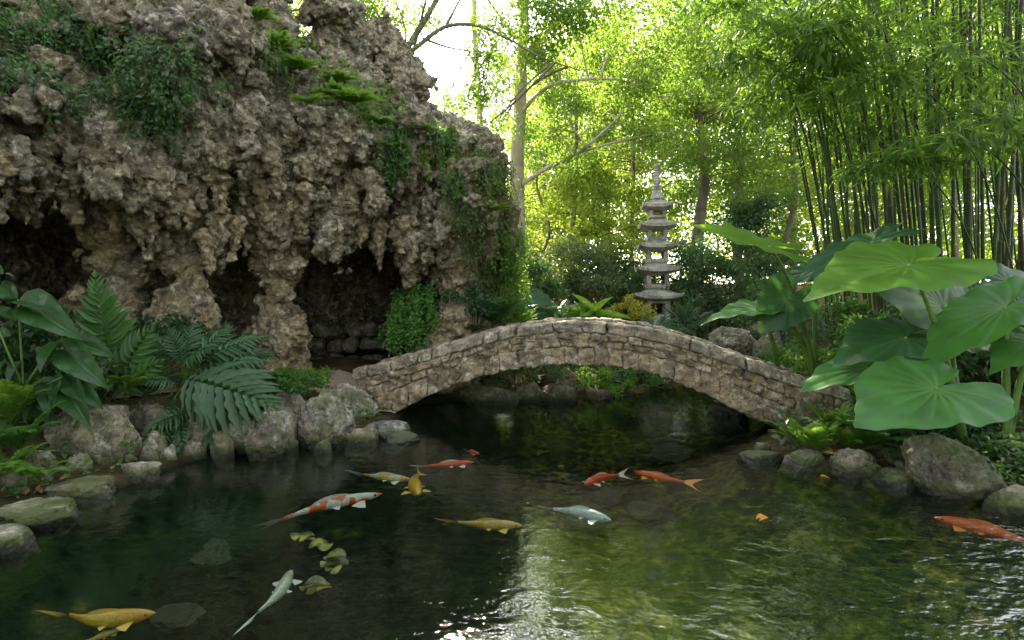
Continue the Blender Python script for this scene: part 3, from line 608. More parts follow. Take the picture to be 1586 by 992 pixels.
def stone(mb, c8, n=9, rnd=.12, amp=.02, seed=0, freq=9.0):
    """rounded block; c8 gives its corners [s lo/hi][z lo/hi][t lo/hi] as world points"""
    g = np.linspace(-1, 1, n); quads = []; V = []; off = 0
    for ax in range(3):
        for sg in (-1, 1):
            u, v = np.meshgrid(g, g, indexing='ij'); p = np.zeros((n, n, 3)); p[..., ax] = sg; p[..., (ax+1) % 3] = u*sg; p[..., (ax+2) % 3] = v
            V.append(p.reshape(-1, 3)); i = np.arange(n-1)[:, None]*n; j = np.arange(n-1)[None]
            quads.append(np.stack([i+j, i+n+j, i+n+j+1, i+j+1], -1).reshape(-1, 4)+off); off += n*n
    V = np.vstack(V); Q = np.vstack(quads); e = 1/rnd if rnd > 0 else 40
    inn = np.clip(V, -(1-rnd*2), 1-rnd*2); dlt = V-inn; ln = np.linalg.norm(dlt, axis=1, keepdims=True); mx = np.abs(dlt).max(1, keepdims=True)
    V = inn+np.where(ln > 1e-6, dlt/np.maximum(ln, 1e-9)*mx, 0)
    w = (V+1)/2; P = 0
    for a in (0, 1):
        for b in (0, 1):
            for c in (0, 1):
                P = P+((w[:, 0] if a else 1-w[:, 0])*(w[:, 1] if b else 1-w[:, 1])*(w[:, 2] if c else 1-w[:, 2]))[:, None]*np.asarray(c8[a][b][c])
    ctr = P.mean(0); d = nrm(P-ctr); f1, _ = worley(P*freq+seed*.37, seed)
    P = P+d*(amp*(1.2*(.5-f1)+.9*fbm(P*freq*1.6, 4, seed)))[:, None]
    mb.add(P, None, Q)
def blk(s0, s1, z00, z01, z10, z11, t0, t1):   # z at (s0 low, s0 high, s1 low, s1 high)
    return [[[bpt(s0, z00, t0), bpt(s0, z00, t1)], [bpt(s0, z01, t0), bpt(s0, z01, t1)]], [[bpt(s1, z10, t0), bpt(s1, z10, t1)], [bpt(s1, z11, t0), bpt(s1, z11, t1)]]]
CO = .135                                                 # coping height
def ringtop(s): return fin(s)+np.clip((fex(s)-CO-fin(s))*.56, .16, .34)
LO = -.35
def lowz(s): return np.where((s > INs[0]) & (s < INs[-1]), np.maximum(fin(s), LO), LO)
# core: mortar, soffit and deck
core = MB(); ss = np.linspace(S0+.02, S1-.02, 160); lo_ = np.array([max(fin(s), LO) if INs[0]+.02 < s < INs[-1]-.02 else LO for s in ss]); hi_ = fex(ss)-CO*.75
for t in (.022, BW-.022): core.grid(np.stack([[bpt(s, a+(b-a)*q, t) for q in np.linspace(0, 1, 6)] for s, a, b in zip(ss, lo_, hi_)]))
core.grid(np.stack([[bpt(s, a, .035+(BW-.07)*q) for q in np.linspace(0, 1, 8)] for s, a in zip(ss, lo_)]))
core.grid(np.stack([[bpt(s, b-.02, .035+(BW-.07)*q) for q in np.linspace(0, 1, 8)] for s, b in zip(ss, hi_)]))
core.build('arch_core', M_MORTAR, bridge)
def widths(s0, s1, lo, hi, r):
    e = [s0]
    while e[-1] < s1: e.append(e[-1]+r.uniform(lo, hi))
    e = np.array(e); return s0+(e-s0)*(s1-s0)/(e[-1]-s0)
for side, (t0, t1) in enumerate([(-.022, .24), (BW-.24, BW+.022)]):
    r = np.random.default_rng(11+side); e = widths(S0, S1, .16, .46, r); mb = MB()
    for i in range(len(e)-1):
        a, b = e[i]+.004, e[i+1]-.004; j = r.uniform(-.008, .008)
        stone(mb, blk(a, b, fex(a)-CO, fex(a)+j, fex(b)-CO, fex(b)+j, t0+r.uniform(-.008, .008), t1), 14, .15, .036, 20+i, 8)
    mb.build('coping', M_COPING, bridge)
for side, (t0, t1) in enumerate([(0, .20), (BW-.20, BW)]):
    r = np.random.default_rng(31+side); mb = MB(); e = widths(INs[0]-.25, INs[-1]+.25, .12, .30, r)
    for i in range(len(e)-1):
        a, b = e[i]+.0, e[i+1]-.0; la, lb = float(lowz(a)), float(lowz(b)); ha = float(ringtop(a)); hb = float(ringtop(b))
        ha = max(ha, la+.12); hb = max(hb, lb+.12)
        stone(mb, blk(a, b, la, ha-.004, lb, hb-.004, t0-r.uniform(0, .03), t1), 13, .06, .036, 60+i, 9)
    mb.build('arch_ring', M_BRIDGE, bridge)
    mb = MB(); rows = 2
    for k_ in range(rows):
        e = widths(S0+.02, S1-.04, .10, .24, r)
        for i in range(len(e)-1):
            a, b = e[i]+.003, e[i+1]-.003
            def lv(s, q):
                bot = ringtop(s) if INs[0] < s < INs[-1] else LO
                bot = np.clip(bot, LO, fex(s)-CO-.05); return float(bot+(fex(s)-CO-bot)*q)
            f0, f1_ = k_/rows+(0.08*math.sin(i*2.3) if k_ else 0), (k_+1)/rows+(0.08*math.sin(i*2.3) if k_ == 0 else 0)
            stone(mb, blk(a, b, lv(a, f0), lv(a, f1_), lv(b, f0), lv(b, f1_), t0+.008-r.uniform(0, .03), t1), 11, .13, .04, 90+i+40*k_, 10)
    mb.build('spandrel_wall', M_BRIDGE, bridge)

# ------------------------------------------------------------------ pagoda
PY = 11.0; PZ = lambda py: EYE-(py-HY)/F*PY; pp = at(1017, 500, PY); pang = math.radians(-14.3+7.0); pxm = PY/F
pag = thing('pagoda', 'pale grey five tiered stone pagoda with ringed spire behind the bridge', 'stone pagoda', A(pp[0], PY, PZ(512)))
def rotp(P):
    P = np.asarray(P, float); ca, sa = math.cos(pang), math.sin(pang)
    return np.stack([P[..., 0]*ca-P[..., 1]*sa+pp[0], P[..., 0]*sa+P[..., 1]*ca+PY, P[..., 2]], -1)
def pbox(mb, x0, x1, y0, y1, z0, z1):
    stone(mb, [[[rotp([x, y, z]) for y in (y0, y1)] for z in (z0, z1)] for x in (x0, x1)], 6, .05, .003, 3, 9)
def lathe_sq(mb, prof, n=13):
    pass
tiers = [(307, 319, 337, 23, 12.5), (336, 349, 371, 27, 14.5), (368, 381, 406, 29, 15.5), (403, 417, 446, 32, 17), (443, 458, 494, 36, 18.5)]
for i, (ytop, yrim, ybody, hwp, hbp) in enumerate(tiers):
    hw = hwp*pxm; zr = PZ(yrim); zt = PZ(ytop); g = np.linspace(-1, 1, 25); U, W = np.meshgrid(g, g, indexing='ij'); m = np.maximum(np.abs(U), np.abs(W)); lift = .045*hw/.3*(np.abs(U)*np.abs(W))**3
    top = zr+(zt-zr)*np.clip(1-m, 0, 1)**1.25*1.2+lift; th = .055
    mb = MB(); mb.grid(rotp(np.stack([U*hw, W*hw, top], -1)))
    hb = hbp*pxm/hw; bot = zr-th+lift-.055*np.clip((1-m)/(1-hb), 0, 1); mb.grid(rotp(np.stack([U*hw*.985, W*hw*.985, bot], -1))[:, ::-1])
    ring = [(-1, q) for q in g]+[(q, 1) for q in g[1:]]+[(1, q) for q in g[::-1][1:]]+[(q, -1) for q in g[::-1][1:]]
    ring = np.array(ring); lr = .045*hw/.3*(np.abs(ring[:, 0]*ring[:, 1]))**3
    mb.grid(np.stack([rotp(np.stack([ring[:, 0]*hw, ring[:, 1]*hw, zr+lr], -1)), rotp(np.stack([ring[:, 0]*hw*.985, ring[:, 1]*hw*.985, zr-th+lr], -1))], 0))
    mb.build('roof', M_PAGODA, pag, smooth=False)
    hb = hbp*pxm; z0 = PZ(ybody)-.02; z1 = zr-.06; pw = hb*.42; hh_ = z1-z0; mb = MB()
    for sx in (-1, 1):
        for sy in (-1, 1): pbox(mb, *(sorted((sx*hb, sx*(hb-pw)))), *(sorted((sy*hb, sy*(hb-pw)))), z0, z1)
    for (a, b) in ((z0-.003, z0+hh_*.27), (z1-hh_*.22, z1+.003)): pbox(mb, -hb*.985, hb*.985, -hb*.985, hb*.985, a, b)
    mb.build('storey', M_PAGODA, pag, smooth=True)
mb = MB(); pbox(mb, -.30, .30, -.30, .30, PZ(506), PZ(494)); pbox(mb, -.40, .40, -.40, .40, PZ(545), PZ(505)); mb.build('plinth', M_PAGODA, pag)
prof = [(9.5, 309), (9, 303), (7, 299), (6.2, 296)]
for q in range(8): y = 295-q*4.2; r = 6.6-q*.28; prof += [(r*.72, y), (r, y-1), (r, y-2.6), (r*.72, y-3.6)]
prof += [(3.2, 261), (5.2, 259), (4.8, 256), (2.5, 254), (.1, 253)]
mb = MB(); kk = 20; a = np.arange(kk)/kk*2*math.pi
mb.grid(np.stack([[[pp[0]+r*pxm*math.cos(t), PY+r*pxm*math.sin(t), PZ(y)] for t in a] for r, y in prof]), closed=True); mb.build('spire', M_PAGODA, pag)

# ------------------------------------------------------------------ koi
def koi_mat(name, base, patch, thr, fin=(.75, .75, .72), back=None, scale=7.0):
    base, patch, fin = (tuple(x*.60 for x in v) for v in (base, patch, fin))
    k = NT(name); c = k.coords(True); f = k.n('ShaderNodeAttribute', _attribute_name='mark').outputs['Fac']
    n = k.ramp(k.noise(c, scale, 2, .4), [(thr-.02, 0.0), (thr+.02, 1.0)]); col = k.mix(n, base, patch)
    col = k.mix(1.0, col, k.ramp(k.n('ShaderNodeTexVoronoi', Vector=c, Scale=90.0).outputs['Distance'], [(.1, 1.0), (.6, .6)]), 'MULTIPLY')
    if back: col = k.mix(k.ramp(k.noise(c, 3, 3), [(.4, 0.0), (.6, .7)]), col, back)
    col = k.mix(k.ramp(f, [(.0, 0.0), (.5, .85)]), col, fin); col = k.mix(k.math('GREATER_THAN', f, 1.5), col, (.01, .01, .01))
    s = k.n('ShaderNodeBsdfPrincipled', Base__Color=col, Roughness=.3); s.inputs['Emission Strength'].default_value = 0
    return k.done(s.outputs[0])
K_WHITE = koi_mat('koi_white_red', (.80, .80, .76), (.85, .13, .01), .54, scale=9.0)
K_RED = koi_mat('koi_red_white', (.85, .07, .01), (.82, .76, .70), .64)
K_GOLD = koi_mat('koi_gold', (.82, .42, .03), (.88, .55, .06), .55, fin=(.9, .6, .15))
K_ORANGE = koi_mat('koi_orange', (.88, .12, .01), (.90, .18, .02), .6, fin=(.8, .3, .08))
K_PALE = koi_mat('koi_pale', (.72, .74, .68), (.62, .58, .36), .60)
K_BLUE = koi_mat('koi_pale_blue', (.62, .74, .78), (.75, .45, .32), .66)
K_OCHRE = koi_mat('koi_ochre', (.60, .40, .06), (.70, .48, .12), .5, fin=(.6, .45, .12), back=(.22, .16, .04))
K_YEL = koi_mat('koi_yellow_white', (.78, .74, .52), (.80, .50, .08), .52)
def koi(label, head, tail, mat, z=-.12, bend=.06, fat=1.0, tailtwist=.9, roll=0.0):
    H = onz(*head, z); T = onz(*tail, z-.02); L = np.linalg.norm(T-H); d = nrm(T-H); sdv = nrm(np.cross(A(0, 0, 1), d)); up = np.cross(d, sdv)
    if roll: sdv, up = sdv*math.cos(roll)+up*math.sin(roll), up*math.cos(roll)-sdv*math.sin(roll)
    m = 26; t = np.linspace(0, 1, m); pr = np.interp(t, [0, .02, .06, .14, .30, .48, .68, .86, 1], [.12, .30, .48, .72, .94, .90, .62, .32, .22])
    def spine(q): return H+d*(q*L)+sdv*(bend*L*(np.sin(q*4.4-.6)+.56))
    k = 14; a = np.arange(k)/k*2*math.pi; mb = MB(); bl = .80
    C = np.array([spine(q*bl) for q in t]); tg = nrm(np.gradient(C, axis=0)); sv = nrm(np.cross(np.broadcast_to(up, tg.shape), tg))
    hw = L*.070*fat*pr*np.interp(t, [0, .6, 1], [1, 1, .55]); hh = L*.080*fat*pr*np.interp(t, [0, .15, 1], [.75, .95, 1.05])
    G = C[:, None, :]+sv[:, None, :]*(hw[:, None]*np.cos(a))[..., None]+up*(hh[:, None]*np.sin(a))[..., None]
    mb.grid(G, closed=True); mb.add(np.vstack([C[0]-tg[0]*.008*L, G[0]]), [[0, 1+(j+1) % k, 1+j] for j in range(k)])
    # tail: forked fan, twisted towards the flat so that it reads from above
    td = tg[-1]; fv = nrm(sv[-1]*math.sin(tailtwist)+up*math.cos(tailtwist)); n1, n2 = 9, 6; FT = np.zeros((n1, n2, 3))
    for i in range(n1):
        u = i/(n1-1)*2-1; ln = L*(.13+.17*abs(u)**1.4)
        for j in range(n2): q = j/(n2-1); FT[i, j] = C[-1]-td*.02*L+td*ln*q+fv*(u*L*(.020+.105*q**.9))+sv[-1]*(bend*.5*L*q*q)+up*(-.02*L*q*q)
    mb.grid(FT, attr=1.0)
    for sg in (-1, 1):                                   # pectoral and pelvic fins
        for (q, ln, sw) in ((.22, .12, .55), (.46, .065, .9)):
            i = int(q*m); b = C[i]+sv[i]*sg*hw[i]*.85-up*hh[i]*.35; od = nrm(sv[i]*sg+tg[i]*sw-up*.15); wd = nrm(tg[i]-od*(tg[i]@od))
            FP = np.array([[b+od*(ln*L*u*(1-.22*abs(v-.35)))+wd*(L*ln*(v-.4)*(.25+.75*u)) for v in np.linspace(0, 1, 6)] for u in np.linspace(0, 1, 5)]); mb.grid(FP, attr=.8)
        i = 2; e = C[i]+sv[i]*sg*hw[i]*.92+up*hh[i]*.35; V, T_ = ICO[2]; mb.add(e+V*.011*L, T_, attr=2.0)
    i0, i1 = int(.32*m), int(.66*m); DF = np.array([[C[i]+up*(hh[i]*.95+v*L*.028*math.sin(math.pi*min(1, (i-i0+1)/(i1-i0+1)*1.0))**.6)+tg[i]*v*.03*L for v in (0, .5, 1)] for i in range(i0, i1+1)]); mb.grid(DF, attr=.45)
    return tag(mb.build('koi', mat, loc=(H+T)/2), label, 'koi carp')
koi('long white koi with orange-red back patches, largest in left middle', (592, 765), (398, 818), K_WHITE, bend=-.05, fat=.62)
koi('slim yellowish white koi just left of the gold koi', (637, 743), (548, 732), K_YEL, bend=.03, fat=.75)
koi('plump gold koi facing the camera with fins spread', (648, 766), (656, 727), K_GOLD, bend=.05, fat=1.2, z=-.09)
koi('slim dark red koi lying crosswise in front of the arch', (734, 716), (640, 723), K_RED, bend=.02, fat=.75)
koi('tiny red and white koi farthest away in the pond', (742, 703), (722, 697), K_RED, bend=.05, fat=1.3, z=-.05)
koi('red koi with white nape pointing left', (905, 750), (975, 734), K_RED, bend=.05)
koi('bright red koi pointing left beside the white-naped one', (983, 731), (1082, 750), K_ORANGE, bend=-.03, fat=.9)
koi('pale bluish white koi pointing right in mid pond', (946, 806), (834, 786), K_BLUE, bend=-.04)
koi('dull ochre koi with brown back right of centre', (808, 814), (686, 806), K_OCHRE, bend=.03, fat=.85)
koi('pale cream koi swimming up and away at lower left', (452, 884), (378, 966), K_PALE, bend=.05)
koi('golden koi in the near left corner of the pond', (240, 950), (88, 946), K_GOLD, bend=.08, fat=1.05)
koi('dim yellow-green koi cut by the bottom frame edge', (192, 972), (110, 1000), K_OCHRE, z=-.18, bend=.04)
koi('large orange koi by the right frame edge', (1448, 802), (1650, 856), K_ORANGE, bend=.03, fat=.9, z=-.06)

# lily pads under the surface and fallen leaves on it
k = NT('lily_pad'); c = k.coords(); col = k.ramp(k.noise(c, 9, 5), [(.42, (.03, .035, .01)), (.58, (.24, .22, .03))])
M_PAD = k.done(k.n('ShaderNodeBsdfPrincipled', Base__Color=col, Roughness=.5).outputs[0])
for px, py, r, zz in [(466, 829, .065, -.10), (476, 832, .05, -.12), (494, 842, .06, -.13), (504, 845, .05, -.12), (520, 859, .06, -.10), (512, 870, .06, -.13), (526, 872, .055, -.16), (516, 880, .05, -.14), (488, 903, .06, -.10), (478, 910, .05, -.14), (500, 908, .05, -.2)]:
    p = onz(px, py, zz); a = np.linspace(.3, 2*math.pi-.1, 26)+rng.uniform(0, 6); rr = np.linspace(0, 1, 5)[:, None]
    G = np.stack([p[0]+r*rr*np.cos(a), p[1]+r*rr*np.sin(a), p[2]+.012*rr*np.sin(a*2+px)], -1); mb = MB(); mb.grid(G); G2 = G[:, ::-1].copy(); G2[..., 2] -= .004; mb.grid(G2)
    tag(mb.build('lily_pad', M_PAD, loc=p), 'small yellowish lily pad hanging just below the dark surface', 'lily pad', 'sunken lily pads')
M_FALL = leaf_mat('fallen_leaf', (.45, .30, .03), (.55, .20, .02), (.5, .3, .03), .25)
for px, py in [(1184, 799), (1190, 802), (1270, 738)]:
    p = onz(px, py, .004); mb = MB(); an = rng.uniform(0, 6.28); mb.leaves(T_OVATE, p, A(math.cos(an), math.sin(an), .05), A(0, 0, 1), .075, .045)
    tag(mb.build('fallen_leaf', M_FALL, loc=p), 'fallen yellow leaf floating on the pond', 'leaf', 'fallen leaves on the water')
# ------------------------------------------------------------------ leaf materials
L_DARK = leaf_mat('dark_glossy_leaf', (.022, .068, .018), (.04, .10, .028), (.10, .24, .05), .30, .32, .5)
L_TEAL = leaf_mat('blue_green_leaf', (.028, .085, .028), (.055, .13, .048), (.12, .30, .06), .30, .35, .5)
L_FERN = leaf_mat('fern_leaf', (.05, .13, .04), (.09, .20, .05), (.20, .42, .06), .40, .45)
L_BRIGHT = leaf_mat('bright_fern_leaf', (.09, .20, .03), (.14, .26, .04), (.34, .58, .06), .45, .5)
L_VINE = leaf_mat('vine_leaf', (.055, .12, .04), (.10, .17, .07), (.18, .34, .06), .35, .45)
L_MOSSY = leaf_mat('mossy_leaf', (.06, .10, .03), (.12, .15, .04), (.24, .34, .05), .35, .6)
L_YELLOW = leaf_mat('yellow_leaf', (.28, .30, .03), (.38, .36, .05), (.60, .60, .06), .45, .5)
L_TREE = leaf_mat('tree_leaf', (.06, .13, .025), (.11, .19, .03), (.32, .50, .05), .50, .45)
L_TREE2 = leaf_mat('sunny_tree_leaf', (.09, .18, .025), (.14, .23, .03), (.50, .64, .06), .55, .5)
L_SHRUB = leaf_mat('shrub_leaf', (.04, .09, .04), (.08, .14, .06), (.16, .32, .06), .35, .38, .5)
L_PALE = leaf_mat('pale_shrub_leaf', (.09, .13, .07), (.15, .19, .10), (.28, .36, .08), .40, .4, .5)
L_BAMBOO = leaf_mat('bamboo_leaf', (.035, .09, .018), (.075, .15, .025), (.30, .52, .05), .45, .45, .3)
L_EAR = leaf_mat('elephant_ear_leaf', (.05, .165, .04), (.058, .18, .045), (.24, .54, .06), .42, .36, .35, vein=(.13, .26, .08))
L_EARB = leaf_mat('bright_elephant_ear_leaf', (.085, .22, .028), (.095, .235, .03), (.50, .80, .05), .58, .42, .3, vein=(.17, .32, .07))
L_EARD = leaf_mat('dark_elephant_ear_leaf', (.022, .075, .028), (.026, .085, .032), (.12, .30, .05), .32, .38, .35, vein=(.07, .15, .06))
M_STEM = bark_mat('green_stem', (.08, .16, .03), (.14, .24, .05), rough=.5)
M_BARK = bark_mat('pale_bark', (.36, .30, .23), (.50, .44, .36), (.24, .20, .16))
M_BARKD = bark_mat('dark_bark', (.10, .08, .06), (.18, .15, .115), (.07, .06, .05))
M_TWIG = bark_mat('brown_twig', (.12, .09, .06), (.20, .16, .11))

L_BROAD = leaf_mat('broad_dark_leaf', (.024, .075, .020), (.038, .10, .028), (.12, .28, .05), .32, .34, .4, vein=(.07, .15, .06))
T_BROAD = blade(30, 7, ovate, .26, .16, .012); _u = np.tile(np.arange(-7, 8)/7, 31); _t = np.repeat(np.arange(31)/30, 15)
BROAD_MARK = np.where(np.abs(_u) < .08, .9, np.where(((_t-.30*np.abs(_u))*8) % 1 < .16, .55, 0.0)); T_BROAD['v'][:, 2] -= .006*(BROAD_MARK > 0)
# ------------------------------------------------------------------ fronds and ferns
def frond(mb, base, tip, lift=.3, n=18, plen=.3, pw=.2, tm=T_PINNA, rise=.35, up=A(0, 0, 1), rach=.006, droop=.1, start=.12, taper=0.8):
    """a pinnate leaf from base to tip; plen = longest leaflet as a share of the length"""
    base = np.asarray(base, float); tip = np.asarray(tip, float); L = np.linalg.norm(tip-base)
    C = bez(base, (base+tip)/2+up*lift*L, tip, 20); mb.tube(C, np.linspace(rach, rach*.3, 20), 4, False)
    t = np.linspace(start, .985, n); P = np.stack([np.interp(t, np.linspace(0, 1, 20), C[:, j]) for j in range(3)], -1)
    tg = nrm(np.stack([np.interp(t, np.linspace(0, 1, 20), np.gradient(C[:, j])) for j in range(3)], -1))
    sd = nrm(np.cross(tg, np.broadcast_to(up, tg.shape))); nn = np.cross(sd, tg)
    pr = np.clip(np.interp(t, [0, start, .3, .6, 1], [.4, .6, 1, .85, .16 if taper > .5 else .5]), 0, 1)
    for s in (-1, 1):
        ln = plen*L*pr*rng.uniform(.9, 1.1, n); d = sd*s*np.interp(t, [0, 1], [1, .55])[:, None]+tg*np.interp(t, [0, 1], [rise, 1.0])[:, None]-A(0, 0, droop)+rng.normal(size=(n, 3))*.06
        mb.leaves(tm, P, d, nn+rng.normal(size=(n, 3))*.10, ln, ln*pw)
    mb.leaves(tm, C[-1:], tg[-1:], nn[-1:], plen*L*.22, plen*L*.22*pw*1.5)
def fern(label, base, n, L, mat, spread=(0, 6.283), elev=.7, tm=T_MINI, plen=.24, pw=.34, name='fern', lift=.28, npin=16, group=None, cat='fern', drop=.0):
    b = A(*base); t = thing(name, label, cat, b, group)
    for i in range(n):
        az = spread[0]+(spread[1]-spread[0])*(i+rng.uniform(.1, .9))/n; l = L*rng.uniform(.7, 1.1); e = elev*rng.uniform(.5, 1.2)
        tip = b+A(math.cos(az)*l*math.cos(e), math.sin(az)*l*math.cos(e), l*math.sin(e)-drop*l)
        mb = MB(); frond(mb, b+A(0, 0, .01), tip, lift, npin, plen, pw, tm, rach=.004+.002*L); mb.build('frond', mat, t)
    return t
def onground(px, Y):
    x = (px-CX)/F*Y; return A(x, Y, gz(x, Y))

GP = np.stack([CX+F*GV[:, 0]/GV[:, 1], HY-F*(GV[:, 2]-EYE)/GV[:, 1]], -1); GF = (GN*(A(0, 0, EYE)-GV)).sum(1) > .25
def surf(px, py, rad=7):
    m = np.where((np.abs(GP[:, 0]-px) < rad) & (np.abs(GP[:, 1]-py) < rad) & GF)[0]
    if not len(m): return surf(px-8, py, rad+4)
    return GV[m[np.argmin(GV[m, 1])]]+A(0, -.03, .02)
# left edge: ferns over the bank
for lab, px, py, Yd, n, L, m_, e_ in [('lacy bright fern hanging over the near left shore rocks', 10, 745, 4.15, 18, .42, L_BRIGHT, .75), ('soft green fern at the left frame edge above the lichen rocks', 30, 700, 4.35, 18, .44, L_FERN, .8),
        ('yellowish fern tuft at the left frame edge under the broad leaves', 18, 655, 4.5, 18, .42, L_BRIGHT, .9), ('low fern drooping left of the craggy ledge rock', 60, 745, 4.1, 13, .30, L_BRIGHT, .6), ('dense green fern behind the tuft at the left frame edge', 48, 640, 4.75, 16, .40, L_FERN, .9)]:
    fern(lab, at(px, py, Yd), n, L, m_, (-3.6, .5), e_, lift=.35)
fern('dark fern filling the gap behind the craggy ledge rock', at(110, 622, 4.95), 13, .42, L_FERN, (-3.1, 0.1), .7)
fern('fern with narrow fronds behind the drooping split leaf', at(225, 618, 5.4), 13, .5, L_FERN, (-2.8, 0.1), .8)
fern('bright fern between the ledge rock and the split leaf plant', at(195, 612, 5.1), 12, .38, L_BRIGHT, (-3, .1), .7)
fern('fern spilling beside the base of the middle cave pillar', at(372, 560, 6.3), 13, .5, L_FERN, (-3, 0.2), .8)
fern('small fern tuft on the earth right of the split leaf plant', at(425, 600, 6.1), 12, .36, L_BRIGHT, (-3, 0.2), .7)
# broad dark leaved shrub at far left
def leafplant(name, label, cat, base, stems, leaves, Y0, mat, wr=.5, tm=T_OVATE, group=None):
    t = thing(name, label, cat, base, group)
    mb = MB()
    for st in stems: mb.tube(cat_rom([at(*q) for q in st], 5), np.linspace(.012, .005, (len(st)-1)*5+1), 6)
    mb.build('stem', M_STEM, t)
    for (ax, ay, tx, ty, dy) in leaves:
        a = at(ax, ay, Y0); b = at(tx, ty, Y0+dy); d = b-a; L = np.linalg.norm(d); sdn = A(-.15, -.75, .75)+rng.normal(size=3)*.15
        mb = MB(); mb.leaves(T_BROAD, a, d, sdn, L, L*wr, BROAD_MARK); mb.build('leaf', mat, t)
    return t
Yl = 4.75
leafplant('broad_leaf_shrub', 'shrub with broad pointed dark leaves at the far left of the bank', 'shrub', at(40, 650, Yl), [[(40, 655, Yl), (36, 590, Yl), (32, 530, Yl), (28, 464, Yl)], [(38, 600, Yl), (66, 560, Yl-.05), (98, 526, Yl-.1)], [(40, 640, Yl), (70, 600, Yl-.1), (96, 584, Yl-.15)], [(36, 600, Yl), (10, 540, Yl-.1), (-6, 500, Yl-.1)]],
    [(30, 466, 93, 471, -.15), (37, 474, 108, 508, -.25), (27, 463, -14, 444, .1), (26, 496, -24, 470, -.2), (103, 525, 168, 543, -.1), (96, 529, 50, 562, -.35), (100, 541, 148, 586, -.3), (85, 583, 66, 633, -.35), (94, 590, 126, 645, -.3), (100, 583, 147, 622, -.2),
     (58, 498, 106, 518, .15), (36, 500, 86, 484, .25), (10, 540, 54, 552, .2), (8, 560, -22, 600, -.3), (34, 560, 4, 590, -.2), (66, 600, 30, 640, -.3), (70, 560, 104, 566, .2), (20, 470, 2, 426, .1), (40, 620, 84, 652, -.1), (18, 520, -30, 530, .1), (6, 425, -30, 418, .1), (8, 424, 26, 430, .05)], Yl, L_BROAD, .46)
# upright leaf with paired leaflets
t = thing('pinnate_leaf_plant', 'upright bright green plant with ladder-like paired leaflets left of the front pillar', 'plant', at(176, 620, 5.2))
for (bx, by, tx, ty, pl, n) in [(178, 585, 148, 428, .30, 15), (176, 600, 112, 500, .30, 10), (178, 600, 236, 505, .30, 10), (178, 605, 250, 560, .34, 8), (174, 606, 120, 580, .34, 8)]:
    mb = MB(); a = at(bx, by, 5.2); b = at(tx, ty, 5.05); frond(mb, a, b, .06, n, pl, .34, T_OVATE, .25, up=A(0.3, -.9, .3), rach=.007, start=.22, droop=.0); mb.build('leaf', L_FERN, t)
# split-leaf plants
def splitplant(label, base, leaves, mat, Y0, n=12, pw=.19, plen=.40, group=None):
    t = thing('split_leaf_plant', label, 'philodendron', base, group)
    for (ax, ay, tx, ty, dy) in leaves:
        a = at(ax, ay, Y0); b = at(tx, ty, Y0+dy); L = np.linalg.norm(b-a); mb = MB(); up = nrm(A(.0, -.65, .75)+rng.normal(size=3)*.12)
        frond(mb, a, b, .10, n, plen, pw, T_LOBE, .35, up=up, rach=.008, start=.10, droop=.12)
        d = nrm(b-a); x = nrm(np.cross(d, up)); C = bez(a, (a+b)/2+up*.10*L, b, 12); tt = np.linspace(0, 1, 12); w = plen*L*.22*np.sin(np.pi*np.clip(tt*.9+.08, 0, 1))**.7
        mb.grid(np.stack([C-x*w[:, None]-up*.004, C+up*.004, C+x*w[:, None]-up*.004], 1)); mb.build('leaf', mat, t)
        C2 = bez(np.asarray(base), (np.asarray(base)+a)/2+A(0, 0, .15), a, 10); mb = MB(); mb.tube(C2, np.linspace(.012, .007, 10), 5); mb.build('stalk', M_STEM, t)
    return t
splitplant('blue-green split leaf plant spreading over the left bank', at(285, 620, 5.5), [(285, 588, 425, 628, -.5), (281, 644, 285, 714, -.35), (290, 640, 228, 664, -.4), (300, 570, 410, 560, .1), (280, 560, 232, 520, .1), (285, 565, 300, 500, .2), (295, 570, 352, 508, .2),
    (300, 578, 390, 596, -.2), (275, 590, 222, 590, -.3), (300, 610, 360, 652, -.4), (290, 560, 330, 536, -.2), (282, 560, 262, 512, -.1), (310, 560, 405, 522, .25), (270, 620, 236, 700, -.35), (300, 640, 330, 690, -.3)], L_TEAL, 5.35)
splitplant('dark split leaf plant beside the front pillar foot', at(345, 590, 6.2), [(345, 560, 395, 520, 0), (345, 560, 300, 515, 0), (345, 555, 350, 500, .1), (350, 565, 420, 552, -.2), (340, 570, 300, 560, -.2), (350, 575, 405, 590, -.3), (346, 570, 378, 540, -.2)], L_DARK, 6.1)
splitplant('dark glossy split leaf plant at the foot of the pagoda', at(1060, 520, 9.8), [(1060, 505, 1020, 500, -.3), (1060, 505, 1095, 500, -.2), (1060, 500, 1050, 470, .1), (1060, 500, 1085, 476, 0), (1058, 505, 1030, 478, -.1), (1062, 506, 1110, 486, -.1), (1060, 508, 1040, 512, -.4), (1060, 508, 1075, 518, -.4), (1060, 500, 1068, 468, .1)], L_DARK, 9.6)
splitplant('bluish split leaf plant between bridge crown and pagoda', at(1020, 530, 9.0), [(1010, 515, 975, 500, -.2), (1015, 512, 1040, 496, -.2), (1020, 516, 1056, 512, -.2), (1012, 514, 1000, 490, 0), (1020, 515, 1030, 488, 0)], L_TEAL, 9.0)
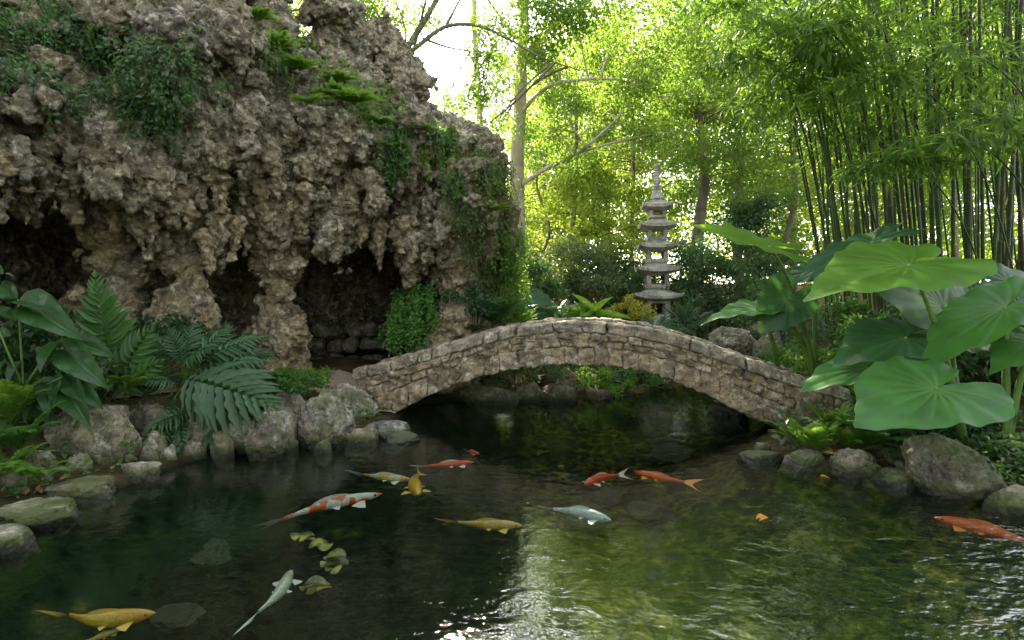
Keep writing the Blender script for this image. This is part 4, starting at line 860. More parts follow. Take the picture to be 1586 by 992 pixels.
# plants behind the bridge
def rosette(label, px, py, Y, n, L, w, mat, name='strap_leaf_plant', cat='plant'):
    b = at(px, py, Y); t = thing(name, label, cat, b); tm = blade(8, 1, lambda q: max(.04, math.sin(math.pi*min(1, q*.9+.1))**.6), .35, .2)
    for i in range(n):
        az = i*2.4; e = rng.uniform(.4, 1.25); mb = MB(); d = A(math.cos(az)*math.cos(e), math.sin(az)*math.cos(e), math.sin(e)); mb.leaves(tm, b, d, A(-d[0]*.6, -d[1]*.6, 1), L*rng.uniform(.7, 1.1), L*w); mb.build('leaf', mat, t)
    return t
rosette('yellow-green nest fern with upright strap leaves behind bridge', 918, 500, 9.0, 18, .55, .26, L_BRIGHT)
fern('pale fern arching left of the yellow-green nest fern', at(868, 492, 8.9), 9, .55, L_TEAL, elev=.5, tm=T_PINNA, plen=.2, pw=.3)
fern('fern at the right foot of the grotto behind the bridge', at(765, 505, 8.3), 11, .62, L_TEAL, (-3.1, .2), .6)
fern('bright fern left of the broad drooping leaf behind bridge', at(800, 515, 8.6), 10, .5, L_BRIGHT, (-3.1, .2), .7)
fern('low fern behind the left shoulder of the bridge', at(730, 520, 8.2), 8, .4, L_FERN, (-3.1, .2), .6)

def leaf_cloud(mb, ctr, rad, n, L, W, tm=T_DIA, droop=.3, nup=.7, r=rng, squash=.7):
    p = r.normal(size=(n, 3))*.5; ln = np.linalg.norm(p, axis=1, keepdims=True); p = p/np.maximum(ln, 1e-6)*np.minimum(ln, 1.05)
    pos = np.asarray(ctr)+p*rad*A(1, 1, squash); d = p*.8+r.normal(size=(n, 3))*.7; d[:, 2] -= droop
    nn = r.normal(size=(n, 3))*.55; nn[:, 2] += nup; l = L*r.uniform(.65, 1.25, n); mb.leaves(tm, pos, d, nn, l, l*W)
def shrub(label, px, py, Y, w, hgt, n, mat, L=.07, W=.5, nc=26, name='shrub', tm=T_DIA, cat='shrub', group=None, stems=5, seed=1, open_=1.0):
    r = np.random.default_rng(seed); b = at(px, py, Y); t = thing(name, label, cat, b, group); mb = MB(); sm = MB()
    for i in range(nc):
        u = r.uniform(-1, 1); v = r.uniform(-1, 1)*.7; z = r.uniform(.12, 1)**.8*hgt*math.sqrt(max(.1, 1-.75*u*u)); c = b+A(u*w, v*w, z)
        leaf_cloud(mb, c, r.uniform(.14, .30)*(w+hgt)*.5*open_, n//nc, L, W, tm, .25, .8, r, .6)
        if i < stems*2: sm.tube(bez(b+A(u*.08, v*.08, -.05), b+A(u*w*.3, v*w*.3, z*.6), c, 7), np.linspace(.014, .004, 7), 4, False)
    sm.build('stem', M_TWIG, t); mb.build('foliage', mat, t); return t
shrub('small yellow-brown leafy bush just left of the pagoda foot', 976, 500, 9.6, .30, .45, 1400, L_YELLOW, .05, seed=3)
shrub('large grey-green shrub with pale leaf tips between grotto and pagoda', 868, 500, 11.5, 1.05, 1.7, 9000, L_PALE, .075, .42, 44, seed=4)
shrub('dark dense shrub behind and left of the pagoda', 945, 500, 12.2, .95, 1.5, 8000, L_SHRUB, .085, seed=5, nc=40)
shrub('dark shrub with glossy leaves right of the pagoda', 1095, 520, 11.2, .85, 1.9, 8000, L_SHRUB, .085, seed=6, nc=40)
shrub('bluish rounded shrub beyond the bright elephant ear leaf', 1160, 480, 12.0, .9, 2.3, 7500, L_SHRUB, .09, seed=7, nc=36)
shrub('deep green shrub in front of the bamboo on its left side', 1195, 540, 9.5, .5, 1.0, 3000, L_SHRUB, .07, seed=8)
shrub('shadowy shrub against the right edge of the grotto', 815, 500, 10.6, .5, 1.3, 4000, L_SHRUB, .07, seed=9)
shrub('sunlit yellow-green bush on the far shore under the arch', 928, 612, 8.2, .42, .36, 2600, L_BRIGHT, .05, seed=10)
shrub('low green bush on the far shore right of the sunlit one', 985, 600, 8.8, .5, .28, 2200, L_FERN, .05, seed=11)
shrub('leafy bush over the far shore left of the round boulder', 800, 588, 8.1, .6, .26, 2600, L_VINE, .05, seed=12)
shrub('weedy bush at the far right end of the view under the arch', 1060, 590, 9.4, .55, .4, 2400, L_BRIGHT, .05, seed=13)
shrub('leafy herb on the earth before the big cave', 465, 600, 6.5, .34, .22, 1700, L_BRIGHT, .045, seed=14, name='herb', cat='herb')
shrub('leafy herb with small leaves above the pinkish boulder', 425, 612, 6.1, .36, .24, 1900, L_FERN, .05, seed=15, name='herb', cat='herb')
shrub('dark herb clump at the foot of the front pillar', 250, 560, 6.1, .5, .5, 2600, L_DARK, .06, seed=16, name='herb', cat='herb')
shrub('low leafy herb under the ladder-leaved plant', 150, 625, 5.2, .5, .42, 2600, L_VINE, .06, seed=17, name='herb', cat='herb')
shrub('leafy herb behind the broad dark leaves at far left', 60, 610, 5.3, .6, .75, 3200, L_DARK, .08, seed=18, name='herb', cat='herb')
shrub('shaded herb under the lower elephant ear leaves', 1440, 690, 5.0, .42, .26, 1800, L_SHRUB, .06, seed=19, name='herb', cat='herb')
shrub('shaded herb at the right frame edge behind the big boulder', 1570, 720, 4.7, .5, .42, 2400, L_SHRUB, .06, seed=20, name='herb', cat='herb')
shrub('green herb behind the right end of the bridge', 1240, 590, 7.4, .5, .5, 2400, L_FERN, .06, seed=21, name='herb', cat='herb')
shrub('bright herb at the foot of the bamboo', 1330, 600, 6.6, .7, .5, 3200, L_BRIGHT, .06, seed=22, name='herb', cat='herb')
shrub('bushy undergrowth in front of the bamboo feet, behind the upper elephant ears', 1410, 590, 6.3, .8, 1.0, 4600, L_FERN, .08, seed=23, name='shrub')
shrub('tall leafy undergrowth at the right frame edge before the thick bamboo', 1550, 590, 5.9, .9, 1.25, 5200, L_SHRUB, .085, seed=24, name='shrub')
shrub('dark undergrowth between the thick bamboo culms and the broad leaves', 1480, 600, 6.0, .7, 1.1, 4600, L_SHRUB, .075, seed=25, name='shrub')

# right bank ferns
for lab, px, py, Yd, n, L, m_, e_ in [('bright lacy fern over the right end of the bridge', 1290, 676, 5.2, 18, .42, L_BRIGHT, .9), ('sunlit fern low on the right bank beside the dark water', 1240, 698, 5.15, 16, .42, L_BRIGHT, .8),
        ('long-fronded green fern below the biggest elephant ear leaf', 1345, 698, 4.9, 16, .50, L_FERN, .75), ('small bright fern between the oval boulder and the bridge end', 1312, 698, 4.9, 14, .36, L_BRIGHT, .8), ('yellow-green fern higher up against the bridge end', 1352, 640, 5.4, 16, .46, L_BRIGHT, .9), ('feathery fern at the waterline by the pinkish stones', 1268, 704, 4.95, 14, .36, L_BRIGHT, .9)]:
    b_ = at(px, py, Yd); b_[2] = max(b_[2], gz(b_[0], b_[1])+.02); fern(lab, b_, n, L, m_, (-3.5, .4), e_)
fern('fern draped on the greenish right bank rock', at(1390, 700, 4.8), 8, .30, L_VINE, (-3.4, .3), .3, drop=.2)
fern('dim fern at the right frame edge below the thick stem', at(1545, 735, 4.5), 8, .35, L_FERN, (-3.4, .3), .4)
fern('small fern under the right end of the arch', at(1112, 628, 6.8), 8, .28, L_FERN, (-3.4, .3), .3, drop=.2)
fern('fern clump behind the bridge below the bright elephant ear', at(1225, 575, 7.6), 9, .5, L_FERN, elev=.6)

# ------------------------------------------------------------------ elephant ears
def ear(mb, a, tip, n, wf=1.0, fold=.10, droop=.25, seed=0):
    r = np.random.default_rng(seed); a = np.asarray(a, float); L = np.linalg.norm(tip-a); d = (np.asarray(tip)-a)/L; n = nrm(np.asarray(n)-d*(np.asarray(n)@d)); x = np.cross(d, n)
    nr, ns = 26, 132; ph = np.linspace(-math.pi, math.pi, ns); ap = np.abs(ph)
    R = np.interp(ap, [0, .10, .28, .5, .8, 1.2, 1.7, 2.15, 2.5, 2.75, 2.95, 3.06, math.pi], [1.14, 1.0, .88, .80, .73, .69, .68, .70, .70, .62, .40, .18, .07])
    R = R*(1+.018*np.sin(ph*17+r.uniform(0, 6))+.03*np.sin(ph*5+r.uniform(0, 6))); q = np.linspace(0.02, 1, nr)[:, None]
    rr = q*R; X = rr*np.sin(ph)*wf; Yy = rr*np.cos(ph)
    veins = [0]+[s*v for v in (.42, .78, 1.15, 1.6, 2.1, 2.6) for s in (-1, 1)]
    mark = np.zeros_like(X); puff = np.zeros_like(X)
    for v in veins:
        cur = v*(1-.16*q*(1 if v else 0)); dist = np.abs(((ph-cur+math.pi) % (2*math.pi))-math.pi)*rr; wv = (.016 if v == 0 else .010)*(1.2-.7*q)
        mark = np.maximum(mark, np.clip(1.6-dist/np.maximum(wv, .003), 0, 1)*(np.ones_like(ph)*1.0)); puff = np.maximum(puff, np.exp(-(dist/.04)**2))
    mark *= .8*(1-.55*q)
    Z = -droop*np.clip(Yy, 0, 2)**2-droop*.9*np.clip(-Yy, 0, 2)**2+fold*np.abs(X)-.32*fold*3*X*X-.008*puff+.022*np.sin(ph*11+r.uniform(0, 6))*q**4+.03*np.sin(ph*3+r.uniform(0, 6))*q*q
    mb.grid(a+L*(X[..., None]*x+Yy[..., None]*d+Z[..., None]*n), attr=mark.ravel())
def earplant(label, base, leaves, group=None):
    t = thing('elephant_ear', label, 'elephant ear plant', base, group)
    for i, (mat, ap, tp, n, wf, fold, dr, sb, lab) in enumerate(leaves):
        mb = MB(); ear(mb, at(*ap), at(*tp), n, wf, fold, dr, seed=i+int(base[0]*10)); o = mb.build('leaf', mat, t)
        if lab: o['label'] = lab
        a = at(*ap); b = np.asarray(sb if sb is not None else base); mid = (a+b)/2+A((a[0]-b[0])*-.12, 0, .18*np.linalg.norm(a-b)); C = bez(b, mid, a, 16); mb = MB(); mb.tube(C, np.linspace(.036, .013, 16), 8); mb.build('stalk', M_STEM, t)
    return t
U = A(0, -.45, .9); bR = at(1492, 690, 4.75); bR2 = at(1560, 690, 4.6)
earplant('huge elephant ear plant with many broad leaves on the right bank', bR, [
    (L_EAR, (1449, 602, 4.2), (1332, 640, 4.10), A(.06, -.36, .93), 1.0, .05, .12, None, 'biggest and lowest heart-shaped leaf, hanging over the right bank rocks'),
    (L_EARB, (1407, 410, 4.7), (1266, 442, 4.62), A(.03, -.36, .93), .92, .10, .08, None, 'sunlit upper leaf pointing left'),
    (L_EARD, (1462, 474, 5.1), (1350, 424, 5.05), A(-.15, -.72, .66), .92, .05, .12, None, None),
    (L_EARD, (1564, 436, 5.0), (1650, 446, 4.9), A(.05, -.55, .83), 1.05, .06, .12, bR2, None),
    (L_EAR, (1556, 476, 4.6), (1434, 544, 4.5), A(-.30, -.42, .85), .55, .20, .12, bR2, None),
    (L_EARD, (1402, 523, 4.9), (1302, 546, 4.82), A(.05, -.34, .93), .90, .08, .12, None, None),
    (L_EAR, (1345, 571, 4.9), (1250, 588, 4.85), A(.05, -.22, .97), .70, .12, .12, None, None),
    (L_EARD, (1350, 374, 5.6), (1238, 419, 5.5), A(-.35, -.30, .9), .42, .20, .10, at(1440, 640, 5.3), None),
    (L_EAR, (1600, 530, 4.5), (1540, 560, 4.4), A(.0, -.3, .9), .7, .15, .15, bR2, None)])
bL = at(1261, 590, 6.7)
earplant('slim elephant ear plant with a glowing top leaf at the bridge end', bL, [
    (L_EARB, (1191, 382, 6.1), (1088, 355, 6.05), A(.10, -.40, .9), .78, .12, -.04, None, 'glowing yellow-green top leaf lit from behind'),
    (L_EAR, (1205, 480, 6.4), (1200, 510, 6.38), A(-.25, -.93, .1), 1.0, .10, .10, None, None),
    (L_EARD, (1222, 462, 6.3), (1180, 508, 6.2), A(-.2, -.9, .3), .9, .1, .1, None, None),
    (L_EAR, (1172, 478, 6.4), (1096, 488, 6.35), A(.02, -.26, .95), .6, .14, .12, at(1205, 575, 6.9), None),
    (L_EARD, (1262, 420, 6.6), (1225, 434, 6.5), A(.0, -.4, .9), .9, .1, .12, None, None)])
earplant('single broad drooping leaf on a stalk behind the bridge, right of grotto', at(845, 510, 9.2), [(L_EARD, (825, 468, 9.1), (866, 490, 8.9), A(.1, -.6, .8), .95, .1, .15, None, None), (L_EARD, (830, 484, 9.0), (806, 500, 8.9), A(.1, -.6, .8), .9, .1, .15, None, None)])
# thick stem lying at the right edge
mb = MB(); mb.tube(cat_rom([at(1512, 700, 4.6), at(1530, 692, 4.5), at(1560, 688, 4.45), at(1600, 694, 4.4)], 6), np.linspace(.04, .032, 19), 10)
tag(mb.build('plant_stem', M_STEM, loc=at(1540, 700, 4.5)), 'thick green stem lying sideways at the right frame edge', 'plant stem')

# ------------------------------------------------------------------ creepers on the grotto
def vine(label, poly, n, mat, L=.05, W=.6, ln=(.15, .45), step=.035, name='creeper', tm=T_DIA, cat='creeper', out=.03, noise=1.5, thr=-.1):
    poly = np.array(poly, float); x, y = GP[:, 0], GP[:, 1]; ins = np.zeros(len(x), bool)
    for i in range(len(poly)):
        a = poly[i]; b = poly[i-1]; ins ^= ((a[1] > y) != (b[1] > y)) & (x < (b[0]-a[0])*(y-a[1])/(b[1]-a[1]+1e-12)+a[0])
    m = np.where(ins & GF & (GV[:, 1] < yface(GV[:, 0])+1.6))[0]; m = m[fbm(GV[m]*noise, 3, 91) > thr]
    sel = rng.choice(m, min(n, len(m)), replace=False); t = thing(name, label, cat, GV[sel].mean(0)); lm = MB(); sm = MB()
    for i in sel:
        p = GV[i]+GN[i]*.02; l = rng.uniform(*ln); k = max(3, int(l/step)); q = np.linspace(0, 1, k); sw = rng.normal(size=3)*.25
        P = p+GN[i]*(out*np.sin(q*3.1)+.05*q)[:, None]*2+A(0, 0, -1)*(l*(q-.15))[:, None]+sw*(l*q)[:, None]+rng.normal(size=(k, 3))*.012
        if k > 3: lm.tube(P, .003, 3, False)
        d = rng.normal(size=(k, 3))*.8+GN[i]*.5; d[:, 2] -= .35; lm.leaves(tm, P, d, GN[i]*.6+A(0, 0, .5)+rng.normal(size=(k, 3))*.35, L*rng.uniform(.6, 1.25, k), L*W)
    lm.build('foliage', mat, t); return t
vine('loose small-leaved creeper across the upper left rock face', [(-30, 60), (60, 10), (130, 20), (200, 60), (330, 70), (330, 130), (270, 190), (150, 160), (60, 180), (-30, 190)], 620, L_VINE, .06, thr=.08, out=.08, noise=2.6, ln=(.1, .4))
vine('creeper tuft at the top left corner of the rock', [(-30, 0), (70, 0), (110, 40), (40, 60), (-30, 40)], 90, L_FERN, .05, thr=-9)
vine('dark leafy patch over the ledge of the upper left rock', [(60, 20), (330, 60), (360, 150), (200, 150), (40, 110)], 160, L_FERN, .075, thr=.05, noise=2.2, ln=(.08, .25), out=.09)
vine('sparse hanging creeper below the creeper on the left rock', [(150, 130), (260, 130), (250, 200), (160, 190)], 110, L_FERN, .045, ln=(.2, .5), thr=-9)
vine('mossy creeper curtain on the right flank of the grotto', [(690, 200), (800, 250), (815, 480), (740, 470), (700, 340)], 800, L_MOSSY, .055, ln=(.1, .4), thr=-.05, out=.06, noise=2.4)
vine('green climbing plant on the rock above the big cave mouth', [(590, 190), (700, 200), (730, 330), (640, 300), (590, 250)], 340, L_FERN, .055, ln=(.1, .35), thr=.0, out=.06, noise=2.4)
vine('fresh green creeper where the grotto meets the garden', [(760, 360), (815, 350), (820, 490), (770, 490)], 380, L_BRIGHT, .055, ln=(.15, .4), thr=-.4, out=.05)
vine('thin moss tufts along the crest of the grotto', [(380, 90), (640, 130), (760, 240), (740, 280), (600, 200), (400, 140)], 260, L_MOSSY, .035, ln=(.06, .2), thr=-.1)
vine('wispy bright trailing growth around the crest ferns', [(395, 20), (450, 40), (620, 150), (625, 215), (560, 200), (450, 150), (400, 90)], 520, L_BRIGHT, .05, ln=(.08, .3), thr=-.05, noise=2.6, out=.10)
vine('green sprays spilling over the right crest of the grotto', [(620, 180), (800, 250), (800, 330), (700, 290), (620, 240)], 300, L_BRIGHT, .045, ln=(.1, .3), thr=-.05, noise=2.2, out=.08)
vine('scattered dry creeper bits on the middle rock face', [(240, 200), (600, 240), (600, 330), (300, 300)], 120, L_MOSSY, .035, ln=(.06, .2), thr=0.0)
# maidenhair hanging in the cave mouth
t = thing('maidenhair_fern', 'hanging mass of small-leaved maidenhair fern beside the right cave pillar', 'fern', at(642, 440, 8.3)); mb = MB(); sm = MB()
for i in range(70):
    px = rng.uniform(612, 672); yy = 8.3+rng.uniform(-.15, .2); top = at(px, 440+rng.uniform(-6, 20)+abs(px-650)*.35, yy); l = rng.uniform(.5, 1.05)*np.interp(px, [612, 640, 672], [.9, 1.0, .62])
    k = 26; q = np.linspace(0, 1, k); P = top+A(rng.normal()*.12, -.25, -l)*q[:, None]+A(0, -.12, .0)*np.sin(q*3.1)[:, None]+rng.normal(size=(k, 3))*.022; mb.tube(P, .003, 3, False)
    mb.leaves(T_DIA, np.repeat(P, 2, 0)+rng.normal(size=(2*k, 3))*.02, rng.normal(size=(2*k, 3))*.7+A(0, -.3, -.4), A(0, -.7, .6)+rng.normal(size=(2*k, 3))*.3, .042*rng.uniform(.7, 1.2, 2*k), .036)
mb.build('foliage', leaf_mat('maidenhair_leaf', (.06, .17, .03), (.10, .24, .04), (.25, .5, .06), .35, .5), t)
shrub('grey-green leafy plant growing on the right cave pillar', 735, 500, 8.15, .26, .55, 1500, L_TEAL, .05, seed=31, name='climbing_plant', cat='climbing plant')
shrub('green tuft halfway up the right cave pillar', 700, 470, 8.1, .14, .2, 350, L_VINE, .045, seed=32, name='climbing_plant', cat='climbing plant')
# ferns on the crest
for lab, px, py, n, L in [('bright sunlit fern on the crest above the cave', 556, 165, 20, .50), ('bright fern clump left of the sunlit crest fern', 512, 150, 16, .44), ('yellow-green fern between the dark rocks on the crest', 466, 122, 16, .46), ('fern on the ledge at the lower right of the crest ferns', 592, 192, 14, .42),
        ('tall fresh green fern high on the crest beside the dark knob', 436, 78, 16, .5), ('small sunny fern on the right crest of the grotto', 660, 215, 12, .35), ('light fern high up between the top rocks', 404, 34, 16, .5), ('fern between the two larger bright crest ferns', 535, 130, 14, .40), ('small fern left of the topmost crest ferns', 478, 160, 12, .34), ('fern tuft below the crest beside the climbing plant', 610, 240, 12, .36), ('fern hanging at the right flank of the grotto', 770, 330, 12, .36), ('fern low on the right flank by the drooping leaf', 790, 430, 14, .42)]:
    fern(lab, surf(px, py), n, L*.85, L_BRIGHT, (-3.5, .4), elev=.55, plen=.22, npin=20, drop=.25)

# ------------------------------------------------------------------ bamboo
M_CULM = [None]*3
for i, (a, b, c) in enumerate([((.022, .055, .010), (.04, .085, .016), (.035, .045, .012)), ((.035, .055, .012), (.06, .08, .02), (.045, .04, .018)), ((.025, .035, .012), (.04, .055, .018), (.06, .045, .02))]):
    k = NT('bamboo_culm_%s' % ('green', 'olive', 'brown')[i]); co_ = k.coords(); m = k.n('ShaderNodeMapping', Vector=co_, Scale=(1, 1, .12)).outputs[0]
    col = k.ramp(k.noise(m, 9, 6, .6), [(.35, a), (.6, b)]); col = k.mix(k.ramp(k.noise(co_, 1.6, 5), [(.5, 0.0), (.65, .8)]), col, c)
    f = k.n('ShaderNodeAttribute', _attribute_name='mark').outputs['Fac']; col = k.mix(f, col, (.10, .11, .05))
    sh_ = k.n('ShaderNodeBsdfPrincipled', Base__Color=col, Roughness=.55); sh_.inputs['Specular IOR Level'].default_value = .2; M_CULM[i] = k.done(sh_.outputs[0])
def bamboo(label, group, base, tip, r0, bend, matI, nspray, r, leaf=True, low=.3, spray=(.45, .95)):
    base = np.asarray(base, float); tip = np.asarray(tip, float); L = np.linalg.norm(tip-base); C = bez(base, base+(tip-base)*.5+bend, tip, 60)
    t = thing('bamboo', label, 'bamboo', base, group)
    s = np.linspace(0, 1, 60); step = .30; nn = int(L/step); P = []; R = []; M = []
    for i in range(nn):
        for (o, rr, mk) in ((0, 1.13, .85), (.06, .98, .1), (.5, .97, 0), (.94, .99, 0), (.985, 1.08, .5)):
            q = min(1, (i+o)/nn); P.append([np.interp(q, s, C[:, j]) for j in range(3)]); R.append(r0*rr*(1-.62*q**1.2)); M.append(mk)
    mb = MB(); mb.tube(P, R, 7, True, attr=np.concatenate([np.repeat(M, 7), [0, 0]])); mb.build('culm', M_CULM[matI], t)
    if leaf:
        lm = MB()
        for i in range(nspray):
            q = r.uniform(low, 1); b = A(*[np.interp(q, s, C[:, j]) for j in range(3)]); az = r.uniform(0, 6.283); l = r.uniform(*spray)*(1.05-.35*q)
            o = A(math.cos(az), math.sin(az), 0); Q = bez(b, b+o*l*.55+A(0, 0, .28*l), b+o*l-A(0, 0, l*r.uniform(.05, .55)), 9); lm.tube(Q, np.linspace(.004, .0015, 9), 3, False)
            k = r.integers(12, 20); qq = np.sort(r.uniform(.3, 1.0, k)); pos = np.stack([np.interp(qq, np.linspace(0, 1, 9), Q[:, j]) for j in range(3)], -1)
            d = o*.55+r.normal(size=(k, 3))*.55; d[:, 2] -= .45; n = r.normal(size=(k, 3))*.35; n[:, 2] += .8; ll = r.uniform(.11, .20, k); lm.leaves(T_LANCE, pos, d, n, ll, ll*.15)
        lm.build('foliage', L_BAMBOO, t)
    return t
rb = np.random.default_rng(5)
thin = [(1259, 1186), (1266, 1205), (1276, 1222), (1284, 1236), (1292, 1250), (1300, 1260), (1309, 1266), (1316, 1274), (1330, 1298), (1338, 1306), (1345, 1312), (1352, 1320), (1360, 1326), (1372, 1346)]
for i, (x0, x1) in enumerate(thin):
    Yd = rb.uniform(7.2, 8.6); dx = (x0-x1)/380.0; b = at(x0+dx*200, 380, Yd); b[2] = gz(b[0], Yd)-.05; tp = at(x1-dx*330-40, -330-rb.uniform(0, 150), Yd-.4+rb.uniform(-.3, .3))
    bamboo('slender leaning bamboo culm on the left side of the grove', 'slender leaning bamboo culms', b, tp, rb.uniform(.015, .022), A(.22, 0, 0), i % 3, 30, rb, low=.34)
med = [(1384, 1360), (1392, 1368), (1403, 1373), (1410, 1384), (1418, 1394), (1426, 1414), (1434, 1424), (1440, 1428)]
for i, (x0, x1) in enumerate(med):
    Yd = rb.uniform(6.9, 8.0); dx = (x0-x1)/380.0; b = at(x0+dx*200, 380, Yd); b[2] = gz(b[0], Yd)-.05; tp = at(x1-dx*330-60, -360-rb.uniform(0, 150), Yd-.3)
    bamboo('medium upright green bamboo culm in the middle of the grove', 'medium upright bamboo culms', b, tp, rb.uniform(.020, .028), A(.12, 0, 0), (i+1) % 3, 30, rb, low=.34)
thick = [(1446, 1440), (1455, 1456), (1463, 1466), (1471, 1474), (1480, 1490), (1500, 1506), (1509, 1524), (1519, 1543), (1528, 1536), (1540, 1560), (1552, 1575), (1560, 1582), (1570, 1590), (1582, 1604), (1594, 1600)]
for i, (x0, x1) in enumerate(thick):
    Yd = rb.uniform(6.2, 7.2); dx = (x0-x1)/380.0; b = at(x0+dx*200, 380, Yd); b[2] = gz(b[0], Yd)-.05; tp = at(x1-dx*330-rb.uniform(-20, 90), -420-rb.uniform(0, 150), Yd)
    bamboo('thick dark bamboo culm in the dense clump at the right', 'thick bamboo culms at the right', b, tp, rb.uniform(.022, .031), A(.04, 0, 0), i % 3, 30, rb, low=.36)
for i in range(17):
    x0 = rb.uniform(1270, 1620); Yd = rb.uniform(8.8, 11); b = at(x0, 380, Yd); b[2] = gz(b[0], Yd)-.05; tp = at(x0-rb.uniform(-30, 70), -250-rb.uniform(0, 200), Yd+.3)
    bamboo('bamboo culm standing deeper in the shade of the grove', 'bamboo culms at the back of the grove', b, tp, rb.uniform(.018, .028), A(rb.uniform(-.2, .3), 0, 0), i % 3, 40, rb, low=.22)
for i in range(16):
    x0 = rb.uniform(1370, 1590); Yd = rb.uniform(7.4, 8.8); b = at(x0+12, 380, Yd); b[2] = gz(b[0], Yd)-.05; tp = at(x0-rb.uniform(20, 150), -330-rb.uniform(0, 200), Yd-.2)
    bamboo('thin fresh green bamboo culm leaning left among the thicker ones', 'thin green culms among the thick ones', b, tp, rb.uniform(.013, .019), A(.25, 0, 0), 0, 34, rb, low=.4)
for i, (x0, xt, yt, Yd) in enumerate([(1300, 1110, 120, 6.6), (1310, 1150, 60, 6.3), (1330, 1090, 30, 6.8), (1350, 1180, 140, 6.1), (1370, 1230, 90, 5.9), (1400, 1130, 190, 7.2), (1380, 1080, -30, 6.4), (1440, 1260, 20, 5.7)]):
    b = at(x0, 560, Yd+.8); b[2] = gz(b[0], b[1])-.05; tp = at(xt, yt, Yd-.3)
    bamboo('arching bamboo culm whose leafy tip droops over the pagoda view', 'arching bamboo culms', b, tp, .016, A(.35, 0, 3.3), 0, 46, rb, low=.5, spray=(.4, .8))
for i, (x0, y0, xt, yt, Yd) in enumerate([(1440, 240, 1290, 285, 5.6), (1560, 120, 1380, 250, 5.3), (1600, 150, 1450, 220, 5.2), (1480, 60, 1330, 130, 5.5), (1590, 40, 1440, 90, 5.2)]):
    b = at(x0+120, 640, Yd+.9); b[2] = gz(b[0], b[1])-.05; tp = at(xt, yt, Yd)
    bamboo('thin bamboo shoot with a leafy spray reaching across the culms', 'thin bamboo shoots across the culms', b, tp, .011, A(.3, 0, 2.1), 0, 30, rb, low=.55, spray=(.3, .6))

# ------------------------------------------------------------------ trees
def branch(mb, pts, r0, r1, n=6, k=7):
    C = cat_rom(pts, n); mb.tube(C, np.linspace(r0, r1, len(C)), k, False); return C
def tree(label, group, trunk, r0, r1, limbs, clumps, lmat, bmat, L, W, seed, name='tree', tm=T_DIA, droop=.35, squash=.6):
    """trunk: points; limbs: (points, r0, r1); clumps: (centre, radius, leaves)"""
    r = np.random.default_rng(seed); t = thing(name, label, 'tree', trunk[0], group); tb = MB(); C = branch(tb, trunk, r0, r1, 6, 10); cand = [C[len(C)//3:]]; 
    for (pts, a, b) in limbs: cand.append(branch(tb, pts, a, b, 6, 7))
    cand = np.vstack(cand); lm = MB()
    for (c, rad, n) in clumps:
        c = np.asarray(c, float); dd = np.linalg.norm(cand-c, axis=1)+np.maximum(0, cand[:, 2]-c[2])*1.5; s = cand[np.argmin(dd)]
        l = np.linalg.norm(c-s); Q = bez(s, (s+c)/2+r.normal(size=3)*.12*l+A(0, 0, .08*l), c, 9); tb.tube(Q, np.linspace(min(.03, .012+.006*l), .004, 9), 5, False)
        for j in range(5):
            e = c+nrm(r.normal(size=3)*A(1, 1, .6))*rad*.8; tb.tube(bez(Q[5], (Q[6]+e)/2, e, 6), np.linspace(.006, .002, 6), 3, False)
            leaf_cloud(lm, (c+e*2)/3, rad*.75, n//6, L, W, tm, droop, .6, r, squash)
        leaf_cloud(lm, c, rad, n-5*(n//6), L, W, tm, droop, .6, r, squash)
    tb.build('trunk', bmat, t, smooth=True); lm.build('crown', lmat, t); return t
def gd(px, Y): x = (px-CX)/F*Y; return A(x, Y, gz(x, Y)-.1)
def clm(lst, Y, dy=.8, seed=0):
    r = np.random.default_rng(seed); return [(at(px, py, Y+r.uniform(-dy, dy)), rad/F*Y*1.1, int(n*2.6)) for px, py, rad, n in lst]
